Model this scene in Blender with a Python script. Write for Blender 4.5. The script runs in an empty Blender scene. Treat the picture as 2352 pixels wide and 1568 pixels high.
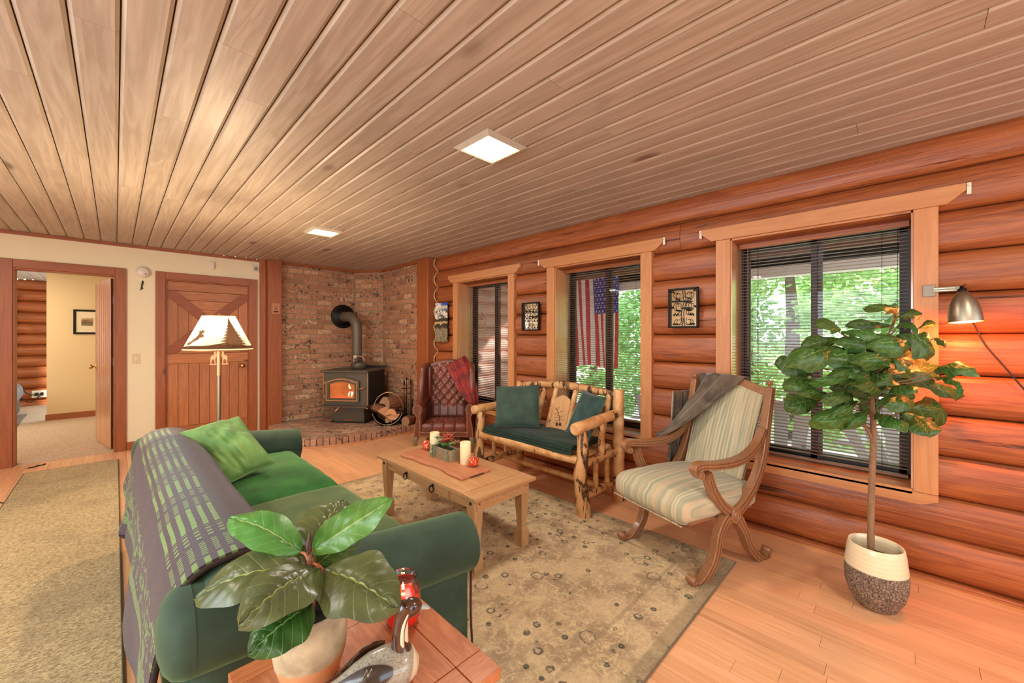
import bpy, math, random
from mathutils import Vector, Matrix, noise
R = math.radians
rnd = random.Random(7)
C = bpy.context.scene.collection
scene = bpy.context.scene

# ------------------------------------------------------------------ camera
FPX, CU, CV, CAMH = 912.0, 1176.0, 772.0, 1.35
YAW = math.atan2(911, 912)
SN, CS = math.sin(YAW), math.cos(YAW)
cam_d = bpy.data.cameras.new('camera'); cam = bpy.data.objects.new('camera', cam_d); C.objects.link(cam)
cam.location = (0, 0, CAMH); cam.rotation_euler = (R(90), 0, -YAW)
cam_d.sensor_width = 36; cam_d.lens = 36 * FPX / 2352; cam_d.shift_y = -12 / 2352
cam_d.clip_start = .02; cam_d.clip_end = 300
scene.camera = cam

# ------------------------------------------------------------------ world, sun, lights, exposure
w = bpy.data.worlds.new('sky'); scene.world = w; w.use_nodes = True
wb = w.node_tree.nodes['Background']
wb.inputs[0].default_value = (.80, .90, 1.0, 1); wb.inputs[1].default_value = 5.0
def light(name, kind, loc, energy, col, parent=None, **kw):
    d = bpy.data.lights.new(name, kind); d.energy = energy; d.color = col
    rot = kw.pop('rot', None)
    for k, v in kw.items(): setattr(d, k, v)
    o = bpy.data.objects.new(name, d); C.objects.link(o); o.location = loc
    if rot: o.rotation_euler = rot
    if parent: o.parent = parent
    return o
light('sun', 'SUN', (8, -6, 6), 9.0, (1, .95, .88), rot=Vector((-.6, .65, -.47)).to_track_quat('-Z', 'Y').to_euler(), angle=R(2))
# rear and side fill lights, added as unseen windows; then the bedroom window's daylight
light('fill_rear', 'AREA', (1.0, -3.45, 1.45), 138, (.84, .95, 1.0), rot=(R(90), 0, R(180)), shape='RECTANGLE', size=3.6, size_y=1.6)
light('fill_side', 'AREA', (-2.85, 1.2, 1.5), 90, (.84, .95, 1.0), rot=(R(90), 0, R(-90)), shape='RECTANGLE', size=3.2, size_y=1.4)
light('daylight_bedroom', 'AREA', (-3.3, 9.2, 1.4), 75, (1, .95, .87), rot=(R(90), 0, R(-90)), shape='RECTANGLE', size=1.8, size_y=1.3)
CEIL_LIGHT_W = 22
LAMP_W = 72
SPOT_W = 30
scene.view_settings.view_transform = 'Standard'
scene.view_settings.look = 'None'
scene.view_settings.exposure = 0.0
scene.view_settings.gamma = 1
scene.view_settings.use_curve_mapping = False
scene.cycles.max_bounces = 8
scene.cycles.diffuse_bounces = 5
scene.cycles.glossy_bounces = 3
scene.cycles.transmission_bounces = 6
scene.cycles.transparent_max_bounces = 12
scene.cycles.caustics_reflective = False
scene.cycles.caustics_refractive = False
scene.cycles.sample_clamp_indirect = 6
scene.cycles.use_denoising = True

# ------------------------------------------------------------------ placing helpers (pixel of the photo -> point in the room)
def ray(u, v):
    a = u - CU
    return Vector((a * CS + FPX * SN, -a * SN + FPX * CS, CV - v))
def at_z(u, v, z):
    d = ray(u, v); t = (z - CAMH) / d.z; return Vector((d.x * t, d.y * t, z))
def at_x(u, v, x):
    d = ray(u, v); t = x / d.x; return Vector((x, d.y * t, CAMH + d.z * t))
def at_y(u, v, y):
    d = ray(u, v); t = y / d.y; return Vector((d.x * t, y, CAMH + d.z * t))
def at_d(u, v, D):
    d = ray(u, v) * (D / FPX); return Vector((d.x, d.y, CAMH + d.z))
def proj(p):
    D = p[0] * SN + p[1] * CS
    return (CU + FPX * (p[0] * CS - p[1] * SN) / D, CV - FPX * (p[2] - CAMH) / D, D)

# ------------------------------------------------------------------ mesh builder
def smoothpath(pts, n=6):
    P = [Vector(p) for p in pts]; out = []
    for i in range(len(P) - 1):
        p0 = P[max(i - 1, 0)]; p1 = P[i]; p2 = P[i + 1]; p3 = P[min(i + 2, len(P) - 1)]
        for k in range(n):
            t = k / n
            out.append(.5 * ((2 * p1) + (p2 - p0) * t + (2 * p0 - 5 * p1 + 4 * p2 - p3) * t * t + (3 * p1 - p0 - 3 * p2 + p3) * t ** 3))
    out.append(P[-1]); return out
def interp(vals, n):
    out = []; m = len(vals) - 1
    for i in range(n):
        t = i / (n - 1) * m if n > 1 else 0; k = min(int(t), m - 1) if m else 0
        out.append(vals[k] + (vals[k + 1] - vals[k]) * (t - k) if m else vals[0])
    return out
class MB:
    def __init__(s): s.v = []; s.f = []; s.m = []; s.s = []; s.uv = []
    def add(s, vs, fs, mat=0, smooth=False, M=None, uvs=None):
        b = len(s.v)
        for p in vs:
            p = Vector(p); s.v.append(tuple(M @ p if M else p))
        for i, f in enumerate(fs):
            s.f.append([b + k for k in f]); s.m.append(mat); s.s.append(smooth)
            s.uv.append([uvs[k] for k in f] if uvs else [(0, 0)] * len(f))
        return s
    def box(s, x0, x1, y0, y1, z0, z1, mat=0, M=None):
        return s.add([(x0, y0, z0), (x1, y0, z0), (x1, y1, z0), (x0, y1, z0), (x0, y0, z1), (x1, y0, z1), (x1, y1, z1), (x0, y1, z1)],
                     [(3, 2, 1, 0), (4, 5, 6, 7), (0, 1, 5, 4), (1, 2, 6, 5), (2, 3, 7, 6), (3, 0, 4, 7)], mat, False, M)
    def taper(s, x, y, z0, z1, a0, a1, mat=0, M=None):
        a, b = a0, a1
        return s.add([(x - a, y - a, z0), (x + a, y - a, z0), (x + a, y + a, z0), (x - a, y + a, z0), (x - b, y - b, z1), (x + b, y - b, z1), (x + b, y + b, z1), (x - b, y + b, z1)],
                     [(3, 2, 1, 0), (4, 5, 6, 7), (0, 1, 5, 4), (1, 2, 6, 5), (2, 3, 7, 6), (3, 0, 4, 7)], mat, False, M)
    def tube(s, pts, r, seg=8, caps=True, mat=0, smooth=True, M=None, flat=1.0, up=None, jit=0, closed=False):
        P = [Vector(p) for p in pts]; n = len(P)
        rs = [r] * n if not isinstance(r, (list, tuple)) else (list(r) if len(r) == n else interp(list(r), n))
        T = []
        for i in range(n):
            a = P[(i - 1) % n] if closed else P[max(i - 1, 0)]; b = P[(i + 1) % n] if closed else P[min(i + 1, n - 1)]
            d = b - a; T.append(d.normalized() if d.length > 1e-9 else Vector((0, 0, 1)))
        u = Vector(up) if up else (Vector((0, 0, 1)) if abs(T[0].z) < .9 else Vector((1, 0, 0)))
        vs = []
        for i in range(n):
            u = (u - T[i] * u.dot(T[i]))
            if u.length < 1e-6: u = T[i].orthogonal()
            u.normalize(); w = T[i].cross(u)
            for k in range(seg):
                a = 2 * math.pi * k / seg; rr = rs[i] * (1 + (rnd.uniform(-jit, jit) if jit else 0))
                vs.append(P[i] + u * math.cos(a) * rr * flat + w * math.sin(a) * rr)
        fs = []
        for i in range(n if closed else n - 1):
            j = (i + 1) % n
            for k in range(seg):
                l = (k + 1) % seg; fs.append((i * seg + k, i * seg + l, j * seg + l, j * seg + k))
        s.add(vs, fs, mat, smooth, M)
        if caps and not closed:
            s.add(vs[:seg], [tuple(range(seg - 1, -1, -1))], mat, False, M); s.add(vs[-seg:], [tuple(range(seg))], mat, False, M)
        return s
    def lathe(s, prof, seg=20, mat=0, smooth=True, M=None, cap=True, sx=1, sy=1):
        vs = []; n = len(prof)
        for (r, z) in prof:
            for k in range(seg):
                a = 2 * math.pi * k / seg; vs.append((r * math.cos(a) * sx, r * math.sin(a) * sy, z))
        fs = [(i * seg + k, i * seg + (k + 1) % seg, (i + 1) * seg + (k + 1) % seg, (i + 1) * seg + k) for i in range(n - 1) for k in range(seg)]
        uv = [((k % seg) / seg, i / max(1, n - 1)) for i in range(n) for k in range(seg)]
        s.add(vs, fs, mat, smooth, M, uv)
        if cap:
            if prof[0][0] > 1e-4: s.add(vs[:seg], [tuple(range(seg - 1, -1, -1))], mat, False, M)
            if prof[-1][0] > 1e-4: s.add(vs[-seg:], [tuple(range(seg))], mat, False, M)
        return s
    def extr(s, poly, h0, h1, mat=0, M=None, smooth=False):
        n = len(poly); vs = [(p[0], p[1], h0) for p in poly] + [(p[0], p[1], h1) for p in poly]
        s.add(vs, [tuple(range(n - 1, -1, -1)), tuple(range(n, 2 * n))], mat, False, M)
        s.add(vs, [(i, (i + 1) % n, n + (i + 1) % n, n + i) for i in range(n)], mat, smooth, M)
        return s
    def ribbon(s, path, wid, t0, t1, mat=0, M=None, n=6, raw=False):
        """strip that follows a 2-D path in the local XY plane, extruded along Z from t0 to t1"""
        P = [Vector((p[0], p[1])) for p in path] if raw else [Vector((p.x, p.y)) for p in smoothpath([(p[0], p[1], 0) for p in path], n)]
        k = len(P); W = interp(list(wid) if isinstance(wid, (list, tuple)) else [wid, wid], k)
        L = []; Q = []
        for i in range(k):
            d = (P[min(i + 1, k - 1)] - P[max(i - 1, 0)]).normalized(); nn = Vector((-d.y, d.x))
            L.append(P[i] + nn * W[i] / 2); Q.append(P[i] - nn * W[i] / 2)
        vs = []
        for i in range(k):
            for (q, h) in ((L[i], t0), (Q[i], t0), (Q[i], t1), (L[i], t1)): vs.append((q.x, q.y, h))
        fs = []
        for i in range(k - 1):
            a = i * 4; b = a + 4
            fs += [(a, a + 1, b + 1, b), (a + 1, a + 2, b + 2, b + 1), (a + 2, a + 3, b + 3, b + 2), (a + 3, a, b, b + 3)]
        fs += [(3, 2, 1, 0), (k * 4 - 4, k * 4 - 3, k * 4 - 2, k * 4 - 1)]
        return s.add(vs, fs, mat, False, M)
    def rbox(s, hx, hy, hz, r, n=6, puff=0, mat=0, M=None, wob=0, seed=0):
        vs = []; fs = []; idx = {}
        H = (hx, hy, hz)
        def vert(p):
            k = tuple(round(c, 5) for c in p)
            if k in idx: return idx[k]
            q = Vector((p[0] * hx, p[1] * hy, p[2] * hz)); inn = Vector([max(-(H[i] - r), min(H[i] - r, q[i])) for i in range(3)])
            d = q - inn
            if d.length > 1e-9:
                m = max(abs(d[0]), abs(d[1]), abs(d[2])); 
                q = inn + d.normalized() * r * (m / r if m < r else 1)
            if puff:
                e = [1 - p[0] ** 2, 1 - p[1] ** 2, 1 - p[2] ** 2]
                q.x += p[0] * puff * e[1] * e[2] * .3; q.y += p[1] * puff * e[0] * e[2] * .3; q.z += p[2] * puff * max(0, e[0]) ** .6 * max(0, e[1]) ** .6
            if wob:
                nv = noise.noise_vector(Vector((q.x * 7 + seed, q.y * 7, q.z * 7))); q += nv * wob
            idx[k] = len(vs); vs.append(q); return idx[k]
        ts = []
        for i in range(n + 1):
            t = -1 + 2 * i / n; ts.append(math.sin(t * math.pi / 2) * .6 + t * .4)
        for ax in range(3):
            for sg in (-1, 1):
                for i in range(n):
                    for j in range(n):
                        q = []
                        for (a, b) in ((i, j), (i + 1, j), (i + 1, j + 1), (i, j + 1)):
                            p = [0, 0, 0]; p[ax] = sg; p[(ax + 1) % 3] = ts[a]; p[(ax + 2) % 3] = ts[b]; q.append(vert(p))
                        fs.append(tuple(q if sg > 0 else q[::-1]))
        return s.add(vs, fs, mat, True, M)
    def grid(s, fn, nu, nv, mat=0, smooth=True, M=None, thick=0, uvf=None):
        P = [[Vector(fn(i / nu, j / nv)) for j in range(nv + 1)] for i in range(nu + 1)]
        flat = [P[i][j] for i in range(nu + 1) for j in range(nv + 1)]
        uv = [(uvf(i / nu, j / nv) if uvf else (i / nu, j / nv)) for i in range(nu + 1) for j in range(nv + 1)]
        W = nv + 1
        fs = [(i * W + j, (i + 1) * W + j, (i + 1) * W + j + 1, i * W + j + 1) for i in range(nu) for j in range(nv)]
        s.add(flat, fs, mat, smooth, M, uv)
        if thick:
            b = []
            for i in range(nu + 1):
                for j in range(nv + 1):
                    du = P[min(i + 1, nu)][j] - P[max(i - 1, 0)][j]; dv = P[i][min(j + 1, nv)] - P[i][max(j - 1, 0)]
                    nn = du.cross(dv); nn = nn.normalized() if nn.length > 1e-12 else Vector((0, 0, 1)); b.append(P[i][j] - nn * thick)
            s.add(b, [f[::-1] for f in fs], mat, smooth, M, uv)
            edge = [i * W for i in range(nu + 1)] + [nu * W + j for j in range(1, nv + 1)] + [i * W + nv for i in range(nu - 1, -1, -1)] + [j for j in range(nv - 1, 0, -1)]
            E = [flat[k] for k in edge] + [b[k] for k in edge]; n = len(edge)
            s.add(E, [(k, n + k, n + (k + 1) % n, (k + 1) % n) for k in range(n)], mat, False, M, [uv[k] for k in edge] * 2)
        return s
    def sph(s, c, r, seg=10, mat=0, M=None):
        rr = r if isinstance(r, (tuple, list)) else (r, r, r)
        n = max(4, seg // 2 + 1); vs = []
        for i in range(n + 1):
            a = math.pi * i / n
            for k in range(seg):
                b = 2 * math.pi * k / seg; vs.append((c[0] + rr[0] * math.sin(a) * math.cos(b), c[1] + rr[1] * math.sin(a) * math.sin(b), c[2] - rr[2] * math.cos(a)))
        fs = [(i * seg + k, i * seg + (k + 1) % seg, (i + 1) * seg + (k + 1) % seg, (i + 1) * seg + k) for i in range(n) for k in range(seg)]
        return s.add(vs, fs, mat, True, M)
    def mesh(s, name, mats):
        me = bpy.data.meshes.new(name); me.from_pydata(s.v, [], s.f)
        for m in (mats if isinstance(mats, (list, tuple)) else [mats]): me.materials.append(m)
        me.polygons.foreach_set('material_index', s.m); me.polygons.foreach_set('use_smooth', s.s)
        ul = me.uv_layers.new(name='UVMap'); fl = []
        for p in s.uv:
            for q in p: fl += [q[0], q[1]]
        if len(fl) == len(me.loops) * 2: ul.data.foreach_set('uv', fl)
        me.update(); return me
    def build(s, name, mats, parent=None, bev=0, sub=0, loc=None, kind=None, label=None, seg=2):
        return link(name, s.mesh(name, mats), parent, bev, sub, loc, kind, label, seg)
def link(name, me, parent=None, bev=0, sub=0, loc=None, kind=None, label=None, seg=2):
    o = bpy.data.objects.new(name, me); C.objects.link(o)
    if parent: o.parent = parent
    if loc: o.location = loc
    if kind: o['kind'] = kind
    if label: o['label'] = label
    if bev:
        b = o.modifiers.new('bevel', 'BEVEL'); b.width = bev; b.segments = seg; b.limit_method = 'ANGLE'; b.angle_limit = R(35); b.harden_normals = False
    if sub:
        b = o.modifiers.new('sub', 'SUBSURF'); b.levels = sub; b.render_levels = sub
    return o
def thing(name, label, cat, loc=(0, 0, 0), rz=0, group=None):
    o = bpy.data.objects.new(name, None); C.objects.link(o); o.location = loc; o.rotation_euler = (0, 0, rz)
    o.empty_display_size = .1
    return tag(o, label, cat, group)
def tag(o, label, cat, group=None):
    o['label'] = label; o['category'] = cat
    if group: o['group'] = group
    return o
def struct(name, bm, mats, parent=None, bev=0):
    o = bm.build(name, mats, parent, bev)
    if not parent: o['kind'] = 'structure'
    return o
def structempty(name, loc=(0, 0, 0)):
    o = bpy.data.objects.new(name, None); C.objects.link(o); o.location = loc; o['kind'] = 'structure'; return o
def T(x, y, z): return Matrix.Translation((x, y, z))
def RX(a): return Matrix.Rotation(a, 4, 'X')
def RY(a): return Matrix.Rotation(a, 4, 'Y')
def RZ(a): return Matrix.Rotation(a, 4, 'Z')
def frame(o, x, y, z): # matrix from origin and three axes
    m = Matrix.Identity(4)
    for i, a in enumerate((x, y, z)):
        a = Vector(a)
        for k in range(3): m[k][i] = a[k]
    for k in range(3): m[k][3] = o[k]
    return m

# ------------------------------------------------------------------ materials
def lin(h):
    if isinstance(h, str):
        h = h.lstrip('#'); c = [int(h[i:i + 2], 16) / 255 for i in (0, 2, 4)]
        return tuple((x / 12.92 if x <= .04045 else ((x + .055) / 1.055) ** 2.4) for x in c) + (1,)
    return tuple(h) + (1,) if len(h) == 3 else tuple(h)
class NT:
    def __init__(s, name):
        s.mat = bpy.data.materials.new(name); s.mat.use_nodes = True; s.t = s.mat.node_tree; s.n = s.t.nodes
        s.b = s.n['Principled BSDF']; s.out = s.n['Material Output']
    def new(s, typ, **kw):
        n = s.n.new(typ)
        for k, v in kw.items(): setattr(n, k, v)
        return n
    def lk(s, a, b): s.t.links.new(a, b)
    def val(s, sock, v):
        if hasattr(v, 'is_linked') or hasattr(v, 'links'): s.lk(v, sock)
        else: sock.default_value = v
    def math(s, op, a, b=0, c=None, clamp=False):
        n = s.new('ShaderNodeMath', operation=op, use_clamp=clamp); s.val(n.inputs[0], a); s.val(n.inputs[1], b)
        if c is not None: s.val(n.inputs[2], c)
        return n.outputs[0]
    def vmath(s, op, a, b):
        n = s.new('ShaderNodeVectorMath', operation=op); s.val(n.inputs[0], a); s.val(n.inputs[1], b); return n.outputs[0]
    def mix(s, f, a, b, mode='MIX'):
        n = s.new('ShaderNodeMix', data_type='RGBA', blend_type=mode); s.val(n.inputs[0], f)
        s.val(n.inputs[6], lin(a) if isinstance(a, (str, tuple)) else a); s.val(n.inputs[7], lin(b) if isinstance(b, (str, tuple)) else b); return n.outputs[2]
    def noise(s, vec, scale=5, detail=3, rough=.5, dist=0):
        n = s.new('ShaderNodeTexNoise'); s.val(n.inputs['Vector'], vec); n.inputs['Scale'].default_value = scale; n.inputs['Detail'].default_value = detail
        n.inputs['Roughness'].default_value = rough; n.inputs['Distortion'].default_value = dist; return n.outputs['Fac']
    def voro(s, vec, scale=5, feat='F1', rand=1):
        n = s.new('ShaderNodeTexVoronoi', feature=feat); s.val(n.inputs['Vector'], vec); n.inputs['Scale'].default_value = scale; n.inputs['Randomness'].default_value = rand; return n
    def ramp(s, f, stops, interp='LINEAR'):
        n = s.new('ShaderNodeValToRGB'); s.val(n.inputs[0], f); cr = n.color_ramp; cr.interpolation = interp
        while len(cr.elements) < len(stops): cr.elements.new(.5)
        for e, (p, c) in zip(cr.elements, stops): e.position = p; e.color = lin(c) if not isinstance(c, (int, float)) else (c, c, c, 1)
        return n.outputs[0]
    def step(s, f, a, b): # smooth 0..1
        n = s.new('ShaderNodeMapRange', interpolation_type='SMOOTHSTEP'); s.val(n.inputs[0], f); n.inputs[1].default_value = a; n.inputs[2].default_value = b; return n.outputs[0]
    def coord(s, which='Object'): return s.new('ShaderNodeTexCoord').outputs[which]
    def mapping(s, vec, scale=(1, 1, 1), loc=(0, 0, 0), rot=(0, 0, 0)):
        n = s.new('ShaderNodeMapping'); s.val(n.inputs[0], vec); n.inputs['Scale'].default_value = scale; n.inputs['Location'].default_value = loc; n.inputs['Rotation'].default_value = rot; return n.outputs[0]
    def rand(s): return s.new('ShaderNodeObjectInfo').outputs['Random']
    def randvec(s, vec, amt=50):
        c = s.new('ShaderNodeCombineXYZ'); r = s.rand(); s.val(c.inputs[0], s.math('MULTIPLY', r, amt)); s.val(c.inputs[1], s.math('MULTIPLY', r, amt * 1.7)); s.val(c.inputs[2], s.math('MULTIPLY', r, amt * .6))
        return s.vmath('ADD', vec, c.outputs[0])
    def bump(s, h, st=.3, dist=.01):
        n = s.new('ShaderNodeBump'); s.val(n.inputs['Height'], h); n.inputs['Strength'].default_value = st; n.inputs['Distance'].default_value = dist; s.lk(n.outputs[0], s.b.inputs['Normal'])
    def hsv(s, col, h=.5, sat=1, v=1):
        n = s.new('ShaderNodeHueSaturation'); s.val(n.inputs['Color'], col); s.val(n.inputs['Hue'], h); s.val(n.inputs['Saturation'], sat); s.val(n.inputs['Value'], v); return n.outputs[0]
    def base(s, c): s.val(s.b.inputs['Base Color'], lin(c) if isinstance(c, (str, tuple)) else c)
    def set(s, **kw):
        for k, v in kw.items(): s.val(s.b.inputs[k.replace('_', ' ')], v)
        return s
def plain(name, col, rough=.6, metal=0, nz=.08, scale=20, **kw):
    t = NT(name); f = t.noise(t.coord(), scale, 3)
    t.base(t.hsv(t.mix(0, col, col), v=t.math('MULTIPLY_ADD', f, nz * 2, 1 - nz))); t.set(Roughness=rough, Metallic=metal, **kw); return t.mat
def wood(name, a, b, axis=1, sc=1.0, rough=.5, knots=.5, knotc='#4a2410', rv=.12, bump=.15, stretch=14, rand=True, crack=0, coat=0, dark=None, grain=1.0, ks=1.0):
    t = NT(name); v = t.coord()
    if rand: v = t.randvec(v, 40)
    s3 = [9 * sc] * 3; s3[axis] = 9 * sc / stretch
    m = t.mapping(v, tuple(s3))
    n1 = t.noise(m, 1.0, 4, .55, 1.2)
    s4 = [60 * sc] * 3; s4[axis] = 60 * sc / 30
    n2 = t.noise(t.mapping(v, tuple(s4)), 1.0, 3, .6, .3)
    rings = t.math('FRACT', t.math('MULTIPLY', n1, 7.0 * grain))
    rings = t.math('ABSOLUTE', t.math('SUBTRACT', rings, .5))
    f = t.math('ADD', t.math('MULTIPLY', rings, .9), t.math('MULTIPLY', t.math('SUBTRACT', n2, .5), 1.1), clamp=True)
    col = t.mix(f, b, a)
    if dark: col = t.mix(t.step(t.noise(t.mapping(v, tuple(x * .25 for x in s3)), 1, 3, .6), .5, .75), col, dark)
    if knots:
        s5 = [3.2 * sc] * 3; s5[axis] = 1.5 * sc
        vo = t.voro(t.mapping(v, tuple(s5)), 1.0)
        kn = t.math('SUBTRACT', 1, t.step(vo.outputs['Distance'], .035 * ks, .085 * ks)); 
        sp = t.new('ShaderNodeSeparateColor'); t.lk(vo.outputs['Color'], sp.inputs[0])
        kn = t.math('MULTIPLY', kn, t.math('GREATER_THAN', sp.outputs[0], 1 - knots)); col = t.mix(t.math('MULTIPLY', kn, .8), col, knotc)
    if crack:
        s6 = [26 * sc] * 3; s6[axis] = .9 * sc
        cn = t.noise(t.mapping(v, tuple(s6)), 1, 5, .7, .4); cr = t.math('MULTIPLY', t.step(cn, .60, .68), crack); col = t.mix(cr, col, knotc)
    col = t.hsv(col, v=t.math('MULTIPLY_ADD', t.rand(), rv * 2, 1 - rv)) if rv else col
    t.base(col); t.set(Roughness=rough)
    if coat: t.set(Coat_Weight=coat, Coat_Roughness=.15)
    h = t.math('SUBTRACT', n2, t.math('MULTIPLY', cr, 2)) if crack else n2
    t.bump(h, bump, .004 if not crack else .01); return t.mat
def metal(name, col, rough=.35, aniso=0): 
    t = NT(name); t.base(col); f = t.noise(t.coord(), 40, 3); t.set(Roughness=t.math('MULTIPLY_ADD', f, .15, rough - .07), Metallic=1.0); return t.mat
def emis(name, col, st):
    t = NT(name); t.base('#000000'); t.set(Emission_Color=lin(col), Emission_Strength=st); return t.mat
def fabric(name, a, b, rough=.9, sheen=.3, scale=14, bump=.2, fine=400, sheenc=(1, 1, 1, 1)):
    t = NT(name); v = t.coord(); f = t.step(t.noise(v, scale, 4, .6), .3, .7); t.base(t.mix(f, a, b))
    t.set(Roughness=rough, Sheen_Weight=sheen, Sheen_Roughness=.4, Sheen_Tint=sheenc); t.bump(t.noise(v, fine, 2), bump, .002); return t.mat
# ------------------------------------------------------------------ material instances
m_ceil = wood('whitewashed pine', '#cdc2b4', '#a89b8d', 1, .75, .45, .65, '#5c4a40', .06, .12, 16, ks=1.7)
m_log = wood('orange stained log', '#bb6c39', '#8a4723', 1, .8, .42, .5, '#35140a', .10, .4, 12, crack=.9, ks=1.4)
m_cas = wood('fir casing vertical', '#d2945f', '#bd7c4a', 2, .8, .45, .12, '#7a3c1c', .05, .06, 14)
m_casy = wood('fir casing along the wall', '#d2945f', '#bd7c4a', 1, .8, .45, .12, '#7a3c1c', .05, .06, 14)
m_red = wood('red brown trim upright', '#b5683a', '#945026', 2, .9, .42, .2, '#4a1d0c', .06, .08, 14)
m_redx = wood('red brown trim level', '#b5683a', '#945026', 0, .9, .42, .2, '#4a1d0c', .06, .08, 14)
m_redy = wood('red brown trim along', '#b5683a', '#945026', 1, .9, .42, .2, '#4a1d0c', .06, .08, 14)
m_doorz = wood('door plank upright', '#cb8450', '#a86638', 2, 1.0, .45, .45, '#3d1a0a', .14, .08, 12)
m_doorx = wood('door plank level', '#cb8450', '#a86638', 0, 1.0, .45, .45, '#3d1a0a', .12, .08, 12)
m_door1 = wood('pale varnished door board', '#d89c66', '#ba7c48', 2, 1.0, .3, .3, '#3d1a0a', .1, .08, 12, coat=.4)
m_brace = wood('door brace', '#a8603a', '#8a4824', 0, 1.0, .5, .2, '#3d1a0a', .06, .08, 12)
m_floor = wood('maple floor strip', '#f0bd92', '#dda274', 1, 1.0, .32, .16, '#9a5a30', .09, .03, 20, coat=.25, crack=.25)
m_pine = wood('golden pine', '#d3a577', '#b58658', 1, 1.3, .4, .25, '#7a4420', .05, .05, 16, coat=.2)
m_pinex = wood('golden pine cross grain', '#d3a577', '#b58658', 0, 1.3, .4, .25, '#7a4420', .05, .05, 16, coat=.2)
m_pinez = wood('golden pine upright', '#cda377', '#b0875a', 2, 1.3, .4, .2, '#7a4420', .05, .05, 16, coat=.1)
m_board = wood('live edge board', '#cf8d68', '#b06f4c', 1, 1.6, .45, .2, '#6b341c', 0, .1, 12)
m_etable = wood('end table plank', '#cf8a5c', '#a8623a', 1, 1.8, .35, .25, '#6b3418', .05, .06, 7, coat=.3, rand=True)
m_etablex = wood('end table breadboard', '#cf8a5c', '#a8623a', 0, 1.8, .35, .25, '#6b3418', .05, .06, 7, coat=.3)
m_throne = wood('carved walnut frame', '#ab7a52', '#8a5c3a', 2, 2.0, .38, 0, '#3d1f0e', .0, .06, 10, coat=.25)
m_groove = plain('dark groove', '#3a1e10', .7)
m_jamb = wood('varnished jamb', '#dca070', '#cb8a5a', 2, .8, .14, .1, '#7a3c1c', .03, .02, 14, coat=1.0)
m_peel = None
def peeled():
    t = NT('peeled log'); v = t.randvec(t.coord(), 30)
    n1 = t.noise(t.mapping(v, (9, 9, 9)), 1, 4, .6, .5)
    col = t.mix(t.step(n1, .3, .7), '#b87c45', '#e0b078')
    n2 = t.noise(t.mapping(v, (7, 7, 7)), 1, 3, .5, .6); k = t.step(n2, .635, .66)
    col = t.mix(k, col, t.mix(t.noise(v, 70, 3), '#2a160c', '#6b4526'))
    vo = t.voro(v, 6); kn = t.math('SUBTRACT', 1, t.step(vo.outputs['Distance'], .05, .1)); col = t.mix(t.math('MULTIPLY', kn, .7), col, '#6b3a1a')
    t.base(col); t.set(Roughness=.42, Coat_Weight=.15); t.bump(t.math('SUBTRACT', n1, t.math('MULTIPLY', k, 1.5)), .3, .01); return t.mat
m_peel = peeled()
def barky():
    t = NT('log with bark left on'); v = t.randvec(t.coord(), 30)
    n2 = t.noise(t.mapping(v, (16, 16, 4)), 1, 4, .6, .8); k = t.step(n2, .50, .56)
    col = t.mix(t.noise(v, 9, 3), '#b87c45', '#deae78'); col = t.mix(k, col, t.mix(t.step(t.noise(v, 60, 3), .4, .6), '#1f1009', '#6e4a28'))
    t.base(col); t.set(Roughness=.5); t.bump(t.math('MULTIPLY', k, -1), .5, .01); return t.mat
m_bark = barky()
def brick_mat(name, a, b, c):
    t = NT(name); v = t.randvec(t.coord(), 20); r = t.rand()
    base = t.ramp(r, [(0, b), (.35, a), (.7, a), (1, c)])
    f = t.noise(v, 35, 4, .65); base = t.mix(t.step(f, .35, .75), base, b)
    d = t.noise(v, 22, 4, .7, .4); dark = t.math('MULTIPLY', t.step(d, .52, .60), t.step(t.math('FRACT', t.math('MULTIPLY', r, 7.3)), .35, .75))
    base = t.mix(dark, base, '#4a3a30')
    w = t.step(t.noise(v, 50, 4, .7), .62, .72); base = t.mix(t.math('MULTIPLY', w, .5), base, '#c99a74')
    t.base(base); t.set(Roughness=.85); t.bump(f, .5, .006); return t.mat
m_brick = brick_mat('reclaimed wall brick', '#c08a66', '#9c6c4e', '#d8b088')
m_hbrick = brick_mat('hearth brick', '#b88a6c', '#98705a', '#cba68a')
m_mortar = plain('grey brown mortar', '#a58f72', .95, 0, .15, 60)
m_wall = plain('cream painted wall', '#ece0bc', .85, 0, .02, 5)
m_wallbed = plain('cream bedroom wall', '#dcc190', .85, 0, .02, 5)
def carpet(name, a, b, sc):
    t = NT(name); v = t.coord(); n = t.noise(v, sc, 4, .75); t.base(t.mix(t.step(n, .35, .65), a, b)); t.set(Roughness=.95); t.bump(n, .8, .01); return t.mat
m_carpet = carpet('beige loop carpet', '#a9896a', '#dcc6a6', 85)
m_white = plain('white plastic', '#e6dcc8', .4, 0, .02)
m_black = plain('black iron', '#1c1916', .5, .6)
m_stove = plain('dark stove steel', '#5e5546', .5, .3, .12, 30)
m_stoved = plain('stove side plate', '#26221e', .6, .3, .1)
m_flue = plain('flue pipe steel', '#6e6353', .5, .3, .1)
m_brass = metal('polished brass', '#c9a066', .3)
m_gold = metal('brass trim', '#d9a878', .35)
m_steel = metal('brushed steel', '#b9a892', .3)
m_nickel = metal('brushed nickel', '#a59a86', .38)
m_bronze = plain('dark bronze window frame', '#2e2219', .45, .2)
m_slat = plain('brown wood slat', '#7d5a44', .45, 0, .05)
m_cord = plain('dark cord', '#2a211a', .8)
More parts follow.
